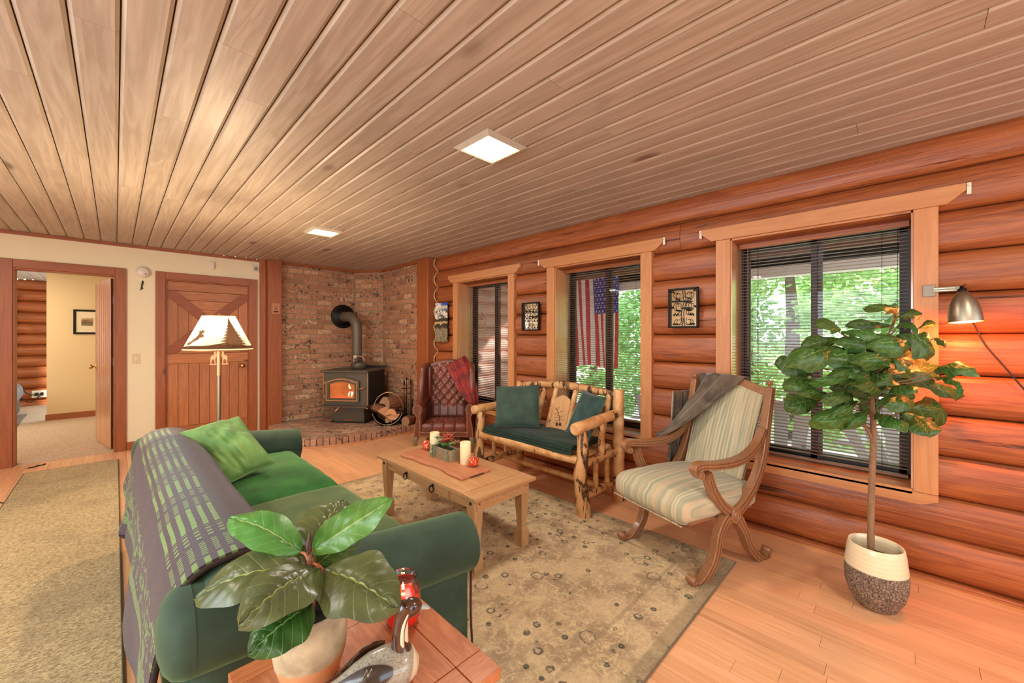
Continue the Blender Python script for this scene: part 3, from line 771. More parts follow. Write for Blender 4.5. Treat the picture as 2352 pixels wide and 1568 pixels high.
MB().tube([(dx + .245, -.12, .50), (dx + .255, -.15, .50), (dx + .31, -.165, .515), (dx + .36, -.16, .53)], [.008, .009, .011, .009], 8).build('door_handle', m_gold, dr)
for z in (.37, .57): MB().tube([(dx - .262, -.11, z), (dx - .262, -.11, z + .04)], .009, 8).build('hinge', m_nickel, dr)
MB().tube([(cx - .05, -.175, .248), (cx - .09, -.20, .20)], [.006, .011], 8).build('air_control', m_gold, sv)
MB().tube([(cx + .30, -.15, .25), (cx + .36, -.14, .235)], [.006, .011], 8).build('air_control', m_gold, sv)
MB().box(cx - .07, cx + .07, -.008, 0, .03, .05).build('ash_pull', plain('dull red label metal', '#9a4a34', .5), sv)
MB().box(cx - .10, cx + .10, -.006, 0, .225, .24).build('vent_slot', m_black, sv)
# flue pipe with elbow into the wall
fx, fy = 2.655, 6.065
fp = thing('flue_pipe', 'dark steel flue pipe bending from the stove into the brick wall', 'stovepipe', (fx, fy, .859))
el = [(fx, fy, .858), (fx, fy, 1.44)]; 
MB().tube([Vector(p) - Vector((fx, fy, .859)) for p in el], .073, 24).build('pipe', m_flue, fp)
el2 = [(fx, fy, 1.44)] + [(fx - .045 * (1 - math.cos(a)) * 1.2, fy + .17 * (1 - math.cos(a)), 1.44 + .22 * math.sin(a)) for a in [R(x) for x in (15, 30, 45, 60, 75, 90)]] + [(fx - .05, 6.47, 1.665)]
MB().tube([Vector(p) - Vector((fx, fy, .859)) for p in el2], .077, 24).build('elbow', m_flue, fp)
for q, ax in (((0, 0, .585), (0, 0, 1)), ((0, 0, .30), (0, 0, 1))): MB().tube([Vector(q) - Vector(ax) * .012, Vector(q) + Vector(ax) * .012], .0785, 24).build('seam_band', m_flue, fp)
MB().lathe([(.19, 0), (.19, .012), (.165, .02), (.15, .018), (.145, .03), (.11, .034), (.105, .05), (.08, .052)], 32, M=T(-.05, 6.48 - fy, .81) @ RX(R(90)), cap=False).build('wall_collar', m_black, fp)
th = MB().lathe([(.038, 0), (.038, .008), (.033, .010)], 20).build('stovepipe_thermometer', m_black)
th.location = (fx - .055, fy - .068, 1.035); th.rotation_euler = (R(80), 0, R(-30))
d_ = MB().lathe([(.03, .0102), (.0, .0105)], 20, cap=False).build('dial', plain('pale dial', '#cfc4b0', .5), th); 
for k in range(8):
    a = k * math.pi / 4 + .2; MB().box(-.002, .002, .018, .026, .0106, .0112, M=RZ(a)).build('dial_mark', m_black, th)
MB().box(-.0015, .0015, -.004, .021, .0112, .012, M=RZ(.5)).build('pointer', m_black, th)
tag(th, 'small round dial thermometer clipped to the flue pipe above the kettle', 'thermometer')
# kettle
kt = thing('kettle', 'small dark cast iron kettle with looped handle on top of the wood stove', 'kettle', (2.60, 5.87, .859))
MB().lathe([(.085, 0), (.108, .012), (.118, .055), (.108, .09), (.06, .108), (.0, .112)], 28).build('body', m_stove, kt)
MB().lathe([(.055, .106), (.05, .116), (.01, .12), (.008, .131), (.016, .138), (0, .146)], 20).build('lid', m_stoved, kt)
MB().tube([(.07, -.05, .05), (.105, -.075, .075), (.125, -.09, .10)], [.02, .013, .010], 10).build('spout', m_stove, kt)
MB().tube(smoothpath([(-.06, .04, .085), (-.058, .035, .16), (0, 0, .19), (.058, -.035, .16), (.06, -.04, .085)]), .0055, 8).build('handle', m_gold, kt)
# fire tools stand
ft = thing('fireplace_tool_stand', 'wrought iron fireplace tool stand with poker and brush against the right brick wall', 'fire tools', (3.00, 5.17, .094))
MB().lathe([(.10, 0), (.10, .012), (.03, .02), (.012, .03)], 20).build('base', m_black, ft)
MB().tube([(0, 0, .02), (0, 0, .62)], .008, 8).build('pole', m_black, ft); MB().lathe([(0, 0), (.012, .015), (.008, .04), (0, .06)], 10, M=T(0, 0, .61)).build('finial', m_black, ft)
MB().tube([(-.07, .0, .50), (.07, 0, .50)], .006, 6).build('crossbar', m_black, ft)
for i, (x, c) in enumerate(((-.055, m_black), (.0, m_brass), (.055, m_black))):
    MB().tube([(x, -.02, .56), (x, -.022, .12)], .006, 6).build('tool_shaft', c, ft)
    MB().lathe([(.008, 0), (.013, .03), (.008, .07), (0, .08)], 10, M=T(x, -.02, .55)).build('tool_grip', m_brass if i == 1 else m_black, ft)
MB().box(-.09, -.03, -.035, -.01, .03, .12).build('shovel_pan', m_black, ft, bev=.004)
MB().lathe([(.02, .03), (.028, .05), (.02, .13)], 12, M=T(.055, -.02, 0)).build('brush_head', m_black, ft)
bl = thing('fireplace_bellows_rod', 'short black iron rod leaning beside the fire tools near the armchair', 'poker', (3.02, 5.02, .094))
MB().tube([(-.06, -.005, .01), (.0, .02, .36)], .013, 8).build('shaft', m_black, bl); MB().lathe([(.02, 0), (.028, .02), (.012, .05)], 12, M=T(-.06, -.005, 0)).build('foot', m_black, bl)
# log basket: hooped steel carrier
LB = Vector((2.78, 5.30, .094))
lb = thing('log_carrier', 'curved steel log carrier with a tall hoop handle on the edge of the hearth', 'log rack', LB, R(-33))
def trough(u, v): a = R(200 + 140 * u); return (.205 * math.cos(a), (v - .5) * .30, .23 + .22 * math.sin(a))
MB().grid(trough, 16, 1, thick=.003).build('sling', m_black, lb)
for yy in (-.15, .15): MB().tube([(.207 * math.cos(R(195 + 150 * k / 14)), yy, .235 + .223 * math.sin(R(195 + 150 * k / 14))) for k in range(15)], .006, 6).build('rim', m_steel, lb)
MB().tube([(-.205 * math.cos(math.pi * k / 20) , 0, .20 + .25 * math.sin(math.pi * k / 20)) for k in range(21)], .0065, 8).build('hoop_handle', m_gold, lb)
for xx in (-.08, .08): MB().box(xx - .01, xx + .01, -.16, .16, 0, .028).build('foot', m_black, lb)
m_barkf = wood('firewood bark', '#b5805a', '#7d4f34', 1, 2.5, .85, .3, '#3a2214', .15, .8, 4, crack=.6)
m_cut = plain('fresh cut wood face', '#dfa272', .7, 0, .12, 30)
m_cutg = plain('weathered cut face', '#a07c5c', .8, 0, .15, 30)
def firewood(label, loc, rot, r, L, a0, a1, cm, grp='split firewood on the hearth'):
    n = 9; poly = [(0, 0)] + [(r * (1 + .06 * math.sin(5 * k + L * 40)) * math.cos(R(a0 + (a1 - a0) * k / n)), r * math.sin(R(a0 + (a1 - a0) * k / n))) for k in range(n + 1)]
    if a1 - a0 >= 350: poly = poly[1:-1]
    cxm = sum(p[0] for p in poly) / len(poly); czm = sum(p[1] for p in poly) / len(poly); poly = [(p[0] - cxm, p[1] - czm) for p in poly]; k = len(poly)
    rows = 6; vs = []
    for i in range(rows + 1):
        for j, p in enumerate(poly): q = 1 + .05 * math.sin(i * 2.1 + j * 1.3); vs.append((p[0] * q, -L / 2 + L * i / rows, p[1] * q))
    fs = [(i * k + j, i * k + (j + 1) % k, (i + 1) * k + (j + 1) % k, (i + 1) * k + j) for i in range(rows) for j in range(k)]
    o = MB().add(vs, fs, 0).add(vs[:k], [tuple(range(k - 1, -1, -1))], 1).add(vs[-k:], [tuple(range(k))], 1).build('firewood_log', [m_barkf, cm])
    o.location = loc; o.rotation_euler = rot; return tag(o, label, 'firewood', grp)
rz = R(-33)
LM = T(*LB) @ RZ(rz)
def lw(x, y, z): return LM @ Vector((x, y, z))
firewood('large rough barked log wedge on the left side of the steel carrier', lw(-.07, .0, .185), (0, R(-10), rz + R(28)), .13, .34, -60, 130, m_cut)
firewood('pale half round log end facing out in the middle of the carrier', lw(.055, -.02, .20), (0, R(15), rz), .075, .34, 0, 200, m_cut)
firewood('pale split log below the half round one in the carrier', lw(.085, -.01, .115), (0, R(170), rz), .085, .32, 10, 170, m_cut)
firewood('small round log at the bottom of the steel carrier', lw(.0, .0, .075), (0, 0, rz), .036, .30, 0, 360, m_cutg)
firewood('weathered grey ended log lying crosswise on top of the carrier', lw(.08, .03, .315), (R(-6), R(35), R(-75)), .10, .36, -10, 215, m_cutg)
firewood('greenish weathered log on the hearth behind the armchair arm', (3.0, 5.06, .155), (0, R(8), R(-65)), .07, .26, 0, 360, m_cutg)

# ------------------------------------------------------------------ wingback leather chair
def leather():
    t = NT('oxblood leather'); v = t.coord(); n = t.noise(v, 5, 3, .5); c = t.mix(t.step(n, .35, .65), '#7c3c29', '#653728')
    t.base(t.hsv(c, v=t.math('MULTIPLY_ADD', t.noise(v, 30, 3), .25, .88))); t.set(Roughness=.36, Coat_Weight=.2, Coat_Roughness=.3); t.bump(t.noise(v, 180, 2), .15, .002); return t.mat
m_lea = leather(); m_nail = metal('antique brass nailheads', '#d9b27a', .3); m_cleg = plain('olive grey wooden leg', '#7d6d4c', .45, 0, .1)
pc = at_d(1019, 772, 4.60)
wc = thing('wingback_armchair', 'oxblood leather wingback armchair with tufted back and brass nailheads', 'armchair', (pc.x, pc.y, 0), math.atan2(-.7067, .7075))
# local: x right, y away, front plane at y = 0
def tuft(fn, w, h, nx, nz, dx, dz, dep, ox=0, oz=0, n1=44, n2=52, fade=None):
    def f(u, v):
        x = (u - .5) * w; z = v * h
        a = (x - ox) / dx + (z - oz) / dz; b = (x - ox) / dx - (z - oz) / dz
        g = (abs(math.sin(math.pi * a / 2)) * abs(math.sin(math.pi * b / 2))) ** .45
        line = min(abs(math.sin(math.pi * a / 2)), abs(math.sin(math.pi * b / 2)))
        q = 1 - math.exp(-(math.sin(math.pi * a / 2) ** 2 + math.sin(math.pi * b / 2) ** 2) * 6)
        d = dep * (.55 * g + .45 * q)
        if fade: k = fade(u, v); d = dep * k[1] + (d - 0) * k[0]
        ed = min(1, min(u, 1 - u) * 12) * min(1, (1 - v) * 14 + .0) ** .5 * min(1, v * 14 + .2)
        return fn(u, v, d * (.3 + .7 * ed))
    return MB().grid(f, n1, n2)
hw = .235; zb, zt = .33, .99
wc.scale = (1, .72, 1)
# back
def backf(u, v, d):
    lean = .52 + .12 * v; top = .045 * math.sin(math.pi * min(1, max(0, u))) * v ** 6
    return ((u - .5) * 2 * (hw - .012 * (1 - v)), lean - d - .01, zb + v * (zt - zb) + top)
def fd(u, v):
    k = min(1, max(0, (v - .22) / .07)); return (k, (1 - k) * (.8 - .6 * (abs(math.sin(math.pi * (u * 4)) ) < .12) ) if k < 1 else 0)
bk = tuft(backf, .47, .66, 4, 5, .0575, .065, .06, ox=0, oz=.18, fade=fd).build('tufted_back', m_lea, wc)
MB().grid(lambda u, v: ((u - .5) * 2 * (hw + .07), .60 + .12 * v, .2 + v * (zt - .2 + .04 * math.sin(math.pi * u))), 10, 8, thick=.03).build('back_shell', m_lea, wc)
MB().tube(smoothpath([(-hw - .01, .62, zt - .02), (-.12, .63, zt + .022), (0, .635, zt + .04), (.12, .63, zt + .022), (hw + .01, .62, zt - .02)]), .032, 12).build('top_roll', m_lea, wc)
for i in range(4):
    for j in range(5):
        z = .18 + .065 * (2 * i) + (.065 if j % 2 else 0); x = (j - 2) * .0575
        if .1 < z < .62:
            u = x / (2 * hw) + .5; v = z / .66; p = backf(u, v, .012); MB().sph((p[0], p[1] - .003, p[2]), .0075, 8).build('button', m_lea, bk)
# seat
def seatf(u, v, d): return ((u - .5) * .52, .02 + v * .50, .30 + .02 * math.sin(math.pi * v) + d * .9 - (.03 * (1 - v * 8) if v < .125 else 0))
def fs_(u, v):
    k = min(1, max(0, (v - .25) / .1)); return (k, (1 - k) * (.75 - .5 * math.exp(-(((u * 4) % 1 - .5) ** 2) * 0) * (abs(((u * 4 + .5) % 1) - .5) < .07)))
st = tuft(seatf, .52, .5, 4, 4, .065, .062, .045, ox=0, oz=.16, fade=fs_).build('tufted_seat', m_lea, wc)
fr_ = MB()
for k in range(4):
    x0 = -.26 + k * .13; fr_.rbox(.0645, .022, .048, .02, 6, .012, M=T(x0 + .065, .022, .275))
fr_.build('seat_front', m_lea, wc)
MB().box(-.345, .345, .0, .62, .18, .245).build('front_rail', m_lea, wc, bev=.006)
for sg in (-1, 1):
    n = 'left' if sg < 0 else 'right'
    # arm: roll on a curved panel, scroll at the front
    MB().tube(smoothpath([(sg * .305, .0, .50), (sg * .315, .2, .515), (sg * .31, .45, .54), (sg * .29, .6, .57)]), [.062, .06, .055, .05], 16).build('arm_roll', m_lea, wc)
    MB().rbox(.035, .30, .15, .03, 6, .01, M=T(sg * .285, .30, .36)).build('arm_panel', m_lea, wc)
    pth = smoothpath([(sg * .335, -.006, .19), (sg * .332, -.008, .30), (sg * .31, -.008, .40), (sg * .325, -.008, .44), (sg * .35, -.008, .48), (sg * .345, -.008, .53), (sg * .305, -.008, .556), (sg * .27, -.008, .53), (sg * .272, -.008, .47), (sg * .285, -.008, .42), (sg * .275, -.008, .34), (sg * .275, -.008, .19)], 5)
    poly = [(p.x, p.z) for p in pth]
    prism(poly if sg < 0 else poly, 1, -.006, .03).build('arm_front', m_lea, wc)
    nl = MB()
    tot = along([(p.x, p.z) for p in pth], .0115)
    for p, d in tot: nl.sph((p.x, -.009, p.y), (.0042, .003, .0042), 6)
    nl.build('nailhead_row', m_nail, wc, kind='stuff')
    # wing
    wg = smoothpath([(sg * .318, .30, .545), (sg * .312, .28, .66), (sg * .305, .30, .80), (sg * .30, .36, .93), (sg * .285, .48, .985), (sg * .262, .60, .985)], 5)
    MB().tube(wg, [.03, .034, .036, .036, .034, .03], 12).build('wing_roll', m_lea, wc)
    def wf_(u, v, sg=sg):
        a = wg[min(len(wg) - 1, int(u * (len(wg) - 1)))]; b = Vector((sg * .262, .60, .50 + .45 * u)); return a.lerp(b, v)
    MB().grid(wf_, 25, 6, thick=.03 * sg).build('wing_panel', m_lea, wc)
    MB().tube(smoothpath([(sg * .315, .045, .185), (sg * .33, .02, .15), (sg * .33, .01, .08), (sg * .322, .02, .0)]), [.034, .032, .02, .018], 10).build('leg', m_cleg, wc)
    MB().tube([(sg * .28, .60, .19), (sg * .29, .66, .0)], [.026, .02], 8).build('leg', m_cleg, wc)
for z in (.187, .238):
    nl = MB()
    for k in range(58): nl.sph((-.27 + .54 * k / 57, -.002, z), (.004, .003, .004), 6)
    nl.build('nailhead_row', m_nail, wc, kind='stuff')

def pillow(name, P, th, mat, label, cat='cushion', grp=None, seed=0, wr=.012, n=22):
    P = [Vector(p) for p in P]; c = sum(P, Vector()) / 4; nn = ((P[1] - P[0]).cross(P[3] - P[0])).normalized()
    L = (P[1] - P[0]).length
    m = MB()
    for sg in (1, -1):
        def f(u, v, sg=sg):
            q = P[0].lerp(P[1], u).lerp(P[3].lerp(P[2], u), v)
            e = (math.sin(math.pi * u) * math.sin(math.pi * v)); k = max(0, e) ** .42
            inn = .035 * (math.sin(math.pi * u) + math.sin(math.pi * v)) # edges curve in between the corners
            q = q.lerp(c, inn * (1 - k) * 1.2)
            ww = noise.noise(Vector((u * 4 + seed, v * 4, sg))) * wr + noise.noise(Vector((u * 9 + seed, v * 7, sg * 2))) * wr * .6
            # pleats radiate from corners
            du, dv = min(u, 1 - u), min(v, 1 - v); ww += math.sin(math.atan2(du, dv + 1e-4) * 26) * wr * .4 * max(0, 1 - (du + dv) * 2.2) * min(1, 14 * min(du, dv))
            return q + nn * sg * (th / 2 * k + ww * k) - c
        m.grid(f, n, n)
    if nn.length: pass
    m.tube([Vector(p) - c for p in sum([[P[i].lerp(P[(i + 1) % 4], t / 8).lerp(c, .035 * 1.2 * math.sin(math.pi * t / 8)) for t in range(8)] for i in range(4)], [])], .005, 6, closed=True)
    o = m.build(name, mat); o.location = c; return tag(o, label, cat, grp)
def drape(name, fn, nu, nv, mat, loc, label=None, cat=None, thick=.006, parent=None):
    L = Vector(loc); o = MB().grid(lambda u, v: Vector(fn(u, v)) - L, nu, nv, thick=thick).build(name, mat, parent)
    o.location = L
    if label: tag(o, label, cat)
    return o
m_redv = fabric('crushed red velvet', '#4f0c0c', '#a3231a', .6, .5, 9, .3, 60, (1, .3, .25, 1))
def wcp(x, y, z): return wc.matrix_basis @ Vector((x, y, z))
def redthrow(u, v):
    # folded strip from the top of the back down over the right wing to behind the arm
    path = [(.03, .70, .90), (.05, .66, 1.02), (.08, .585, 1.035), (.15, .50, .93), (.215, .40, .79), (.28, .28, .68), (.335, .20, .575), (.362, .20, .45), (.365, .22, .28)]
    t = u * (len(path) - 1); k = min(int(t), len(path) - 2); p = Vector(path[k]).lerp(Vector(path[k + 1]), t - k)
    wd = .10 + .075 * math.sin(math.pi * min(1, u * 1.15)) - .09 * u; off = (v - .5) * 2 * wd
    fold = math.sin(v * 16 + u * 4) * .012 + math.sin(v * 31 + u * 9) * .004
    side = Vector((.86, .1, .45 + .1 * u)).normalized()
    return wcp(*(p + side * off + Vector((0, -.022 - fold - .02 * math.sin(math.pi * v), .01))))
drape('throw_blanket', redthrow, 34, 30, m_redv, wcp(.1, .5, .9), 'dark red velvet throw draped over the top and right wing of the leather armchair', 'throw', .004)

# ------------------------------------------------------------------ log bench
be = thing('log_bench', 'rustic peeled log bench with bark patches below the middle window', 'bench', (2.7, 2.31, 0))
B0 = Vector(be.location)
def lg(name, pts, r, mat=None, seg=12, knob=True, label=None):
    P = smoothpath(pts, 5) if len(pts) > 2 else [Vector(pts[0]).lerp(Vector(pts[1]), t / 6) for t in range(7)]
    rs = interp(r if isinstance(r, list) else [r, r], len(P)); ph = rnd.uniform(0, 9)
    rs = [q * (1 + .05 * math.sin(i * 1.9 + ph)) for i, q in enumerate(rs)]
    if knob: # turned, rounded tips
        d0 = (P[0] - P[1]).normalized(); d1 = (P[-1] - P[-2]).normalized(); P = [P[0] + d0 * .006] + P + [P[-1] + d1 * .006]; rs = [rs[0] * .82] + rs + [rs[-1] * .82]
    return MB().tube([p - B0 for p in P], rs, seg).build(name, mat or m_peel, be, label=label)
lg('front_leg', [(2.475, 1.715, 0), (2.465, 1.725, .15), (2.445, 1.73, .32), (2.455, 1.715, .45), (2.46, 1.72, .645)], [.052, .054, .05, .043, .042], m_bark)
lg('front_leg', [(2.462, 2.90, 0), (2.455, 2.90, .3), (2.46, 2.885, .63)], [.046, .045, .04], m_bark)
lg('back_leg', [(2.94, 1.70, 0), (2.945, 1.70, .4), (2.94, 1.70, .7), (2.945, 1.70, .905)], [.05, .048, .044, .042])
lg('back_leg', [(2.95, 2.84, 0), (2.95, 2.84, .4), (2.955, 2.84, .885)], [.042, .04, .036])
lg('arm', [(2.37, 1.725, .668), (2.65, 1.72, .69), (2.93, 1.705, .715)], [.047, .043, .038])
lg('arm', [(2.39, 2.91, .655), (2.68, 2.88, .67), (2.94, 2.85, .685)], [.043, .04, .035])
lg('seat_rail', [(2.46, 1.75, .415), (2.45, 2.3, .425), (2.455, 2.87, .42)], [.03, .043, .036])
lg('back_rail', [(2.86, 1.74, .435), (2.86, 2.85, .435)], .032)
for y, dy in ((1.71, 0), (2.87, 0)):
    lg('side_rail', [(2.48, y, .40), (2.7, y, .405), (2.93, y, .405)], [.026, .036, .03], m_bark)
    lg('lower_side_rail', [(2.48, y, .155), (2.7, y, .165), (2.93, y, .17)], [.026, .034, .028], m_bark)
    lg('spindle', [(2.70, y, .43), (2.70, y, .66)], .026)
    for x in (2.62, 2.78): lg('spindle', [(x, y, .185), (x, y, .385)], .021)
lg('stretcher', [(2.69, 1.73, .175), (2.69, 2.85, .175)], .022)
lg('crest_rail', [(2.95, 1.735, .862), (2.965, 2.05, .885), (2.96, 2.3, .893), (2.955, 2.6, .875), (2.95, 2.81, .852)], [.026, .036, .038, .036, .026], m_bark)
m_pinep = wood('pale pine panel', '#dfae7c', '#c9935f', 2, 1.5, .45, .1, '#7a4420', .03, .04, 10)
for yc in (1.90, 2.245, 2.61):
    for dy in (-.112, .112): lg('back_post', [(2.80, yc + dy, .45), (2.945, yc + dy, .855)], [.026, .024])
    ax = Vector((.145, 0, .405)).normalized(); Mp = frame((2.797 - B0.x, yc - B0.y, .445), (0, 1, 0), ax, Vector((0, 1, 0)).cross(ax))
    pol = [(-.088, 0), (.088, 0), (.088, .33), (.07, .355), (.03, .375), (0, .383), (-.03, .375), (-.07, .355), (-.088, .33)]
    pn = MB().extr(pol, -.01, .01, M=Mp).build('back_panel', m_pinep, be, bev=.002)
    if yc == 2.245:
        tw = MB(); zf = -.0125 if (Mp.to_3x3() @ Vector((0, 0, -1))).x < 0 else .0125
        tp = lambda pts, r: tw.tube([Mp @ Vector((p[0], p[1], zf)) for p in pts], r, 5)
        tp([(.055, .26), (.02, .215), (-.005, .18), (-.01, .14)], .0022)
        for (a, b) in (((.02, .215), (.06, .20)), ((.02, .215), (-.03, .245)), ((-.005, .18), (.05, .165)), ((-.005, .18), (-.05, .20)), ((.04, .24), (.07, .255)), ((.04, .24), (.02, .27)), ((.0, .19), (.035, .19)), ((-.01, .16), (-.055, .155)), ((-.01, .16), (.04, .135))): tp([a, b], .0011)
        for c in ((-.028, .115), (.008, .11)): tw.sph(tuple(Mp @ Vector((c[0], c[1], zf))), (.004, .015, .02), 8)
        tw.build('pine_cone_carving', plain('burned carving line', '#5a3418', .8), be)
for i in range(9):
    y = 1.79 + i * .12; MB().box(2.47 - B0.x, 2.86 - B0.x, y - .045 - B0.y, y + .045 - B0.y, .425, .443).build('seat_slat', m_peel, be, bev=.003)
m_wool = fabric('dark green wool', '#0c2417', '#163424', .95, .12, 30, .4, 500)
bb_ = thing('folded_blanket', 'dark green wool blanket folded flat along the seat of the log bench', 'blanket', (2.66, 2.29, .458))
for k in range(3):
    def fl2(u, v, k=k):
        y = 1.80 + u * (1.02 - .01 * k) + .01 * math.sin(v * 3 + k); x0 = 2.425 + .010 * k; x = x0 + v * .44
        e = math.sin(math.pi * min(1, max(0, v))) ** .25
        return (x - 2.66, y - 2.29, .006 + k * .017 + .004 * noise.noise(Vector((x * 8, y * 5, k))) * 2 + .012 * e - .012 * max(0, .08 - v) / .08)
    MB().grid(fl2, 30, 14, thick=.012).build('blanket_fold', m_wool, bb_)
m_fgreen = fabric('dark green flannel', '#2c3f33', '#3a4f42', .9, .25, 10, .3, 300)
AD = at_d
pillow('cushion', [AD(1141, 888, 3.72), AD(1239, 884, 3.60), AD(1239, 980, 3.50), AD(1137, 980, 3.60)], .15, m_fgreen, 'square dark green flannel cushion at the left end of the log bench', grp='green cushions on the log bench', seed=3)
pillow('cushion', [AD(1340, 896, 3.42), AD(1392, 914, 3.22), AD(1352, 1012, 3.10), AD(1300, 990, 3.28)], .13, fabric('dark teal velvet', '#12302a', '#2a4a44', .8, .6, 10, .2, 200), 'dark teal velvet cushion slumped at the right end of the log bench', grp='green cushions on the log bench', seed=8)

# ------------------------------------------------------------------ coffee table
ct = thing('coffee_table', 'waxed golden pine coffee table with drawer and iron ring pulls on the patterned rug', 'table', (1.655, 2.27, .012))
def ctb(x0, x1, y0, y1, z0, z1): return MB().box(x0 - 1.655, x1 - 1.655, y0 - 2.27, y1 - 2.27, z0 - .012, z1 - .012)
X1, X2, Y1, Y2 = 1.405, 1.908, 1.69, 2.862
for i in range(5): w_ = (X2 - X1) / 5; ctb(X1 + i * w_ + .0004, X1 + (i + 1) * w_ - .0004, Y1 + .12, Y2 - .12, .428, .45).build('plank', m_pine, ct)
for (p, q) in ((Y1, Y1 + .119), (Y2 - .119, Y2)): ctb(X1, X2, p, q, .428, .45).build('breadboard_end', m_pinex, ct, bev=.004)
MB().box(-.21, .21, -.545, .545, .345, .415).box(0, .001, 0, .001, .35, .36).build('apron', m_pine, ct)
for (x, y) in ((1.463, 1.765), (1.85, 1.765), (1.85, 2.79), (1.463, 2.79)):
    lx, ly = x - 1.655, y - 2.27; h = .033
    l_ = MB().taper(lx, ly, .345, .416, h, h).taper(lx, ly, .125, .345, .021, h).taper(lx, ly, .098, .125, h, .021).taper(lx, ly, 0, .098, h * .97, h)
    lg_ = l_.build('leg', m_pinez, ct)
    for (dx_, dy_, rt) in ((-h - .001, 0, RY(R(-90))), (0, -h - .001, RX(R(90)))): MB().lathe([(.009, -.003), (.009, .003), (.005, .006), (0, .0065)], 12, M=T(lx + dx_, ly + dy_, .385) @ rt).build('stud', m_black, lg_)
dw = ctb(1.428, 1.446, 1.98, 2.64, .362, .424).build('drawer', m_pine, ct, bev=.002)
for y in (2.46, 2.14):
    MB().lathe([(.012, 0), (.01, .005), (.005, .01), (.006, .02), (0, .022)], 10, M=T(1.428 - 1.655, y - 2.27, .392) @ RY(R(-90))).build('pull_boss', m_black, dw)
    MB().tube([(1.414 - 1.655 - .004 * math.sin(t), y - 2.27 + .018 * math.sin(t), .372 + .02 * math.cos(t)) for t in [2 * math.pi * k / 16 for k in range(16)]], .0035, 6, closed=True).build('ring_pull', m_black, dw)
# live edge board
def bd_out():
    L = [(1.525 + .012 * math.sin(y * 9) + .006 * math.sin(y * 23), y) for y in [1.965 + .74 * i / 18 for i in range(19)]]
    Rr = [(1.77 - .012 * math.sin(y * 7 + 1) - .006 * math.sin(y * 19), y) for y in [2.705 - .74 * i / 18 for i in range(19)]]
    return L + Rr
lbm = MB(); P_ = bd_out(); n_ = len(P_); c0 = (1.65, 2.335)
ins = lambda k, z: [(c0[0] + (x - c0[0]) * k - 1.65, c0[1] + (y - c0[1]) * (1 - (1 - k) * .3) - 2.335, z) for x, y in P_]
vs = ins(.96, 0) + ins(1.0, .012) + ins(.93, .028)
lbm.add(vs, [tuple(range(n_)), tuple(range(3 * n_ - 1, 2 * n_ - 1, -1))] + [(r * n_ + i, (r + 1) * n_ + i, (r + 1) * n_ + (i + 1) % n_, r * n_ + (i + 1) % n_) for r in (0, 1) for i in range(n_)])
lv = lbm.build('serving_board', m_board); lv.location = (1.65, 2.335, .450); tag(lv, 'reddish live edge wooden board lying along the coffee table', 'board')
MB().box(-.06, .05, -.372, -.366, .004, .010).build('handle_slot', m_groove, lv)
ZB = .478
def pillar(x, y, r, h, lab):
    o = MB().lathe([(r, 0), (r, h - .002), (r - .003, h), (r - .007, h - .001), (r - .010, h - .008), (.004, h - .010), (0, h - .010)], 32).tube([(0, 0, h - .012), (.001, 0, h - .004)], .0012, 5).build('pillar_candle', m_wax)
    o.location = (x, y, ZB); return tag(o, lab, 'candle', 'ivory pillar candles on the wooden board')
pillar(1.70, 2.155, .037, .148, 'ivory pillar candle on the board, right of the succulent planter')
pillar(1.70, 2.525, .036, .150, 'ivory pillar candle on the board, behind and left of the planter')
m_merc = None
def mercury():
    t = NT('speckled orange mercury glass'); v = t.coord(); vo = t.voro(v, 95, 'F1', .35); k = t.math('SUBTRACT', 1, t.step(vo.outputs['Distance'], .25, .36))
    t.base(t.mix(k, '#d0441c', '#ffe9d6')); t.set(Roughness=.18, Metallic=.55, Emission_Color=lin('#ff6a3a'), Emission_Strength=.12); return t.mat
m_merc = mercury()
def acorn(x, y, rot, lab, k=1.0):
    o = thing('glass_acorn', lab, 'ornament', (x, y, ZB + .028 * k), 0, 'orange mercury glass acorns on the wooden board'); o.rotation_euler = rot
    MB().lathe([(0, -.038 * k), (.006 * k, -.034 * k), (.022 * k, -.018 * k), (.030 * k, .004 * k), (.028 * k, .014 * k)], 20, cap=False).build('nut', m_merc, o)
    MB().lathe([(.029 * k, .010 * k), (.036 * k, .014 * k), (.034 * k, .026 * k), (.02 * k, .04 * k), (.006 * k, .044 * k), (.004 * k, .052 * k), (0, .053 * k)], 20).build('cap', m_merc, o)
pa = at_z(1083, 1072, ZB); acorn(pa.x + .01, pa.y + .005, (R(62), R(10), R(40)), 'orange speckled glass acorn at the near end of the board', 1.0)
pa = at_z(977, 1034, ZB); acorn(pa.x + .02, pa.y + .01, (R(60), R(15), R(150)), 'orange speckled glass acorn left of the far candle', 1.0)
# planter with succulents
m_crate = wood('grey weathered box wood', '#b39a78', '#8a7458', 1, 3, .7, .1, '#4a3a28', .05, .15, 10)
px0, px1, py0, py1 = 1.628, 1.722, 2.235, 2.462
pb = thing('succulent_planter', 'weathered wooden box of artificial succulents in the middle of the coffee table', 'planter', ((px0 + px1) / 2, (py0 + py1) / 2, ZB))
hx, hy = (px1 - px0) / 2, (py1 - py0) / 2
for (x0, x1, y0, y1) in ((-hx, -hx + .008, -hy, hy), (hx - .008, hx, -hy, hy)): MB().box(x0, x1, y0, y1, 0, .080).build('side_board', m_crate, pb, bev=.001)
for (y0, y1) in ((-hy, -hy + .008), (hy - .008, hy)): MB().box(-hx + .008, hx - .008, y0, y1, 0, .080).build('end_board', m_crate, pb, bev=.001)
MB().box(-hx + .008, hx - .008, -hy + .008, hy - .008, .004, .07).build('moss', plain('dark moss', '#3a3a22', .95), pb)
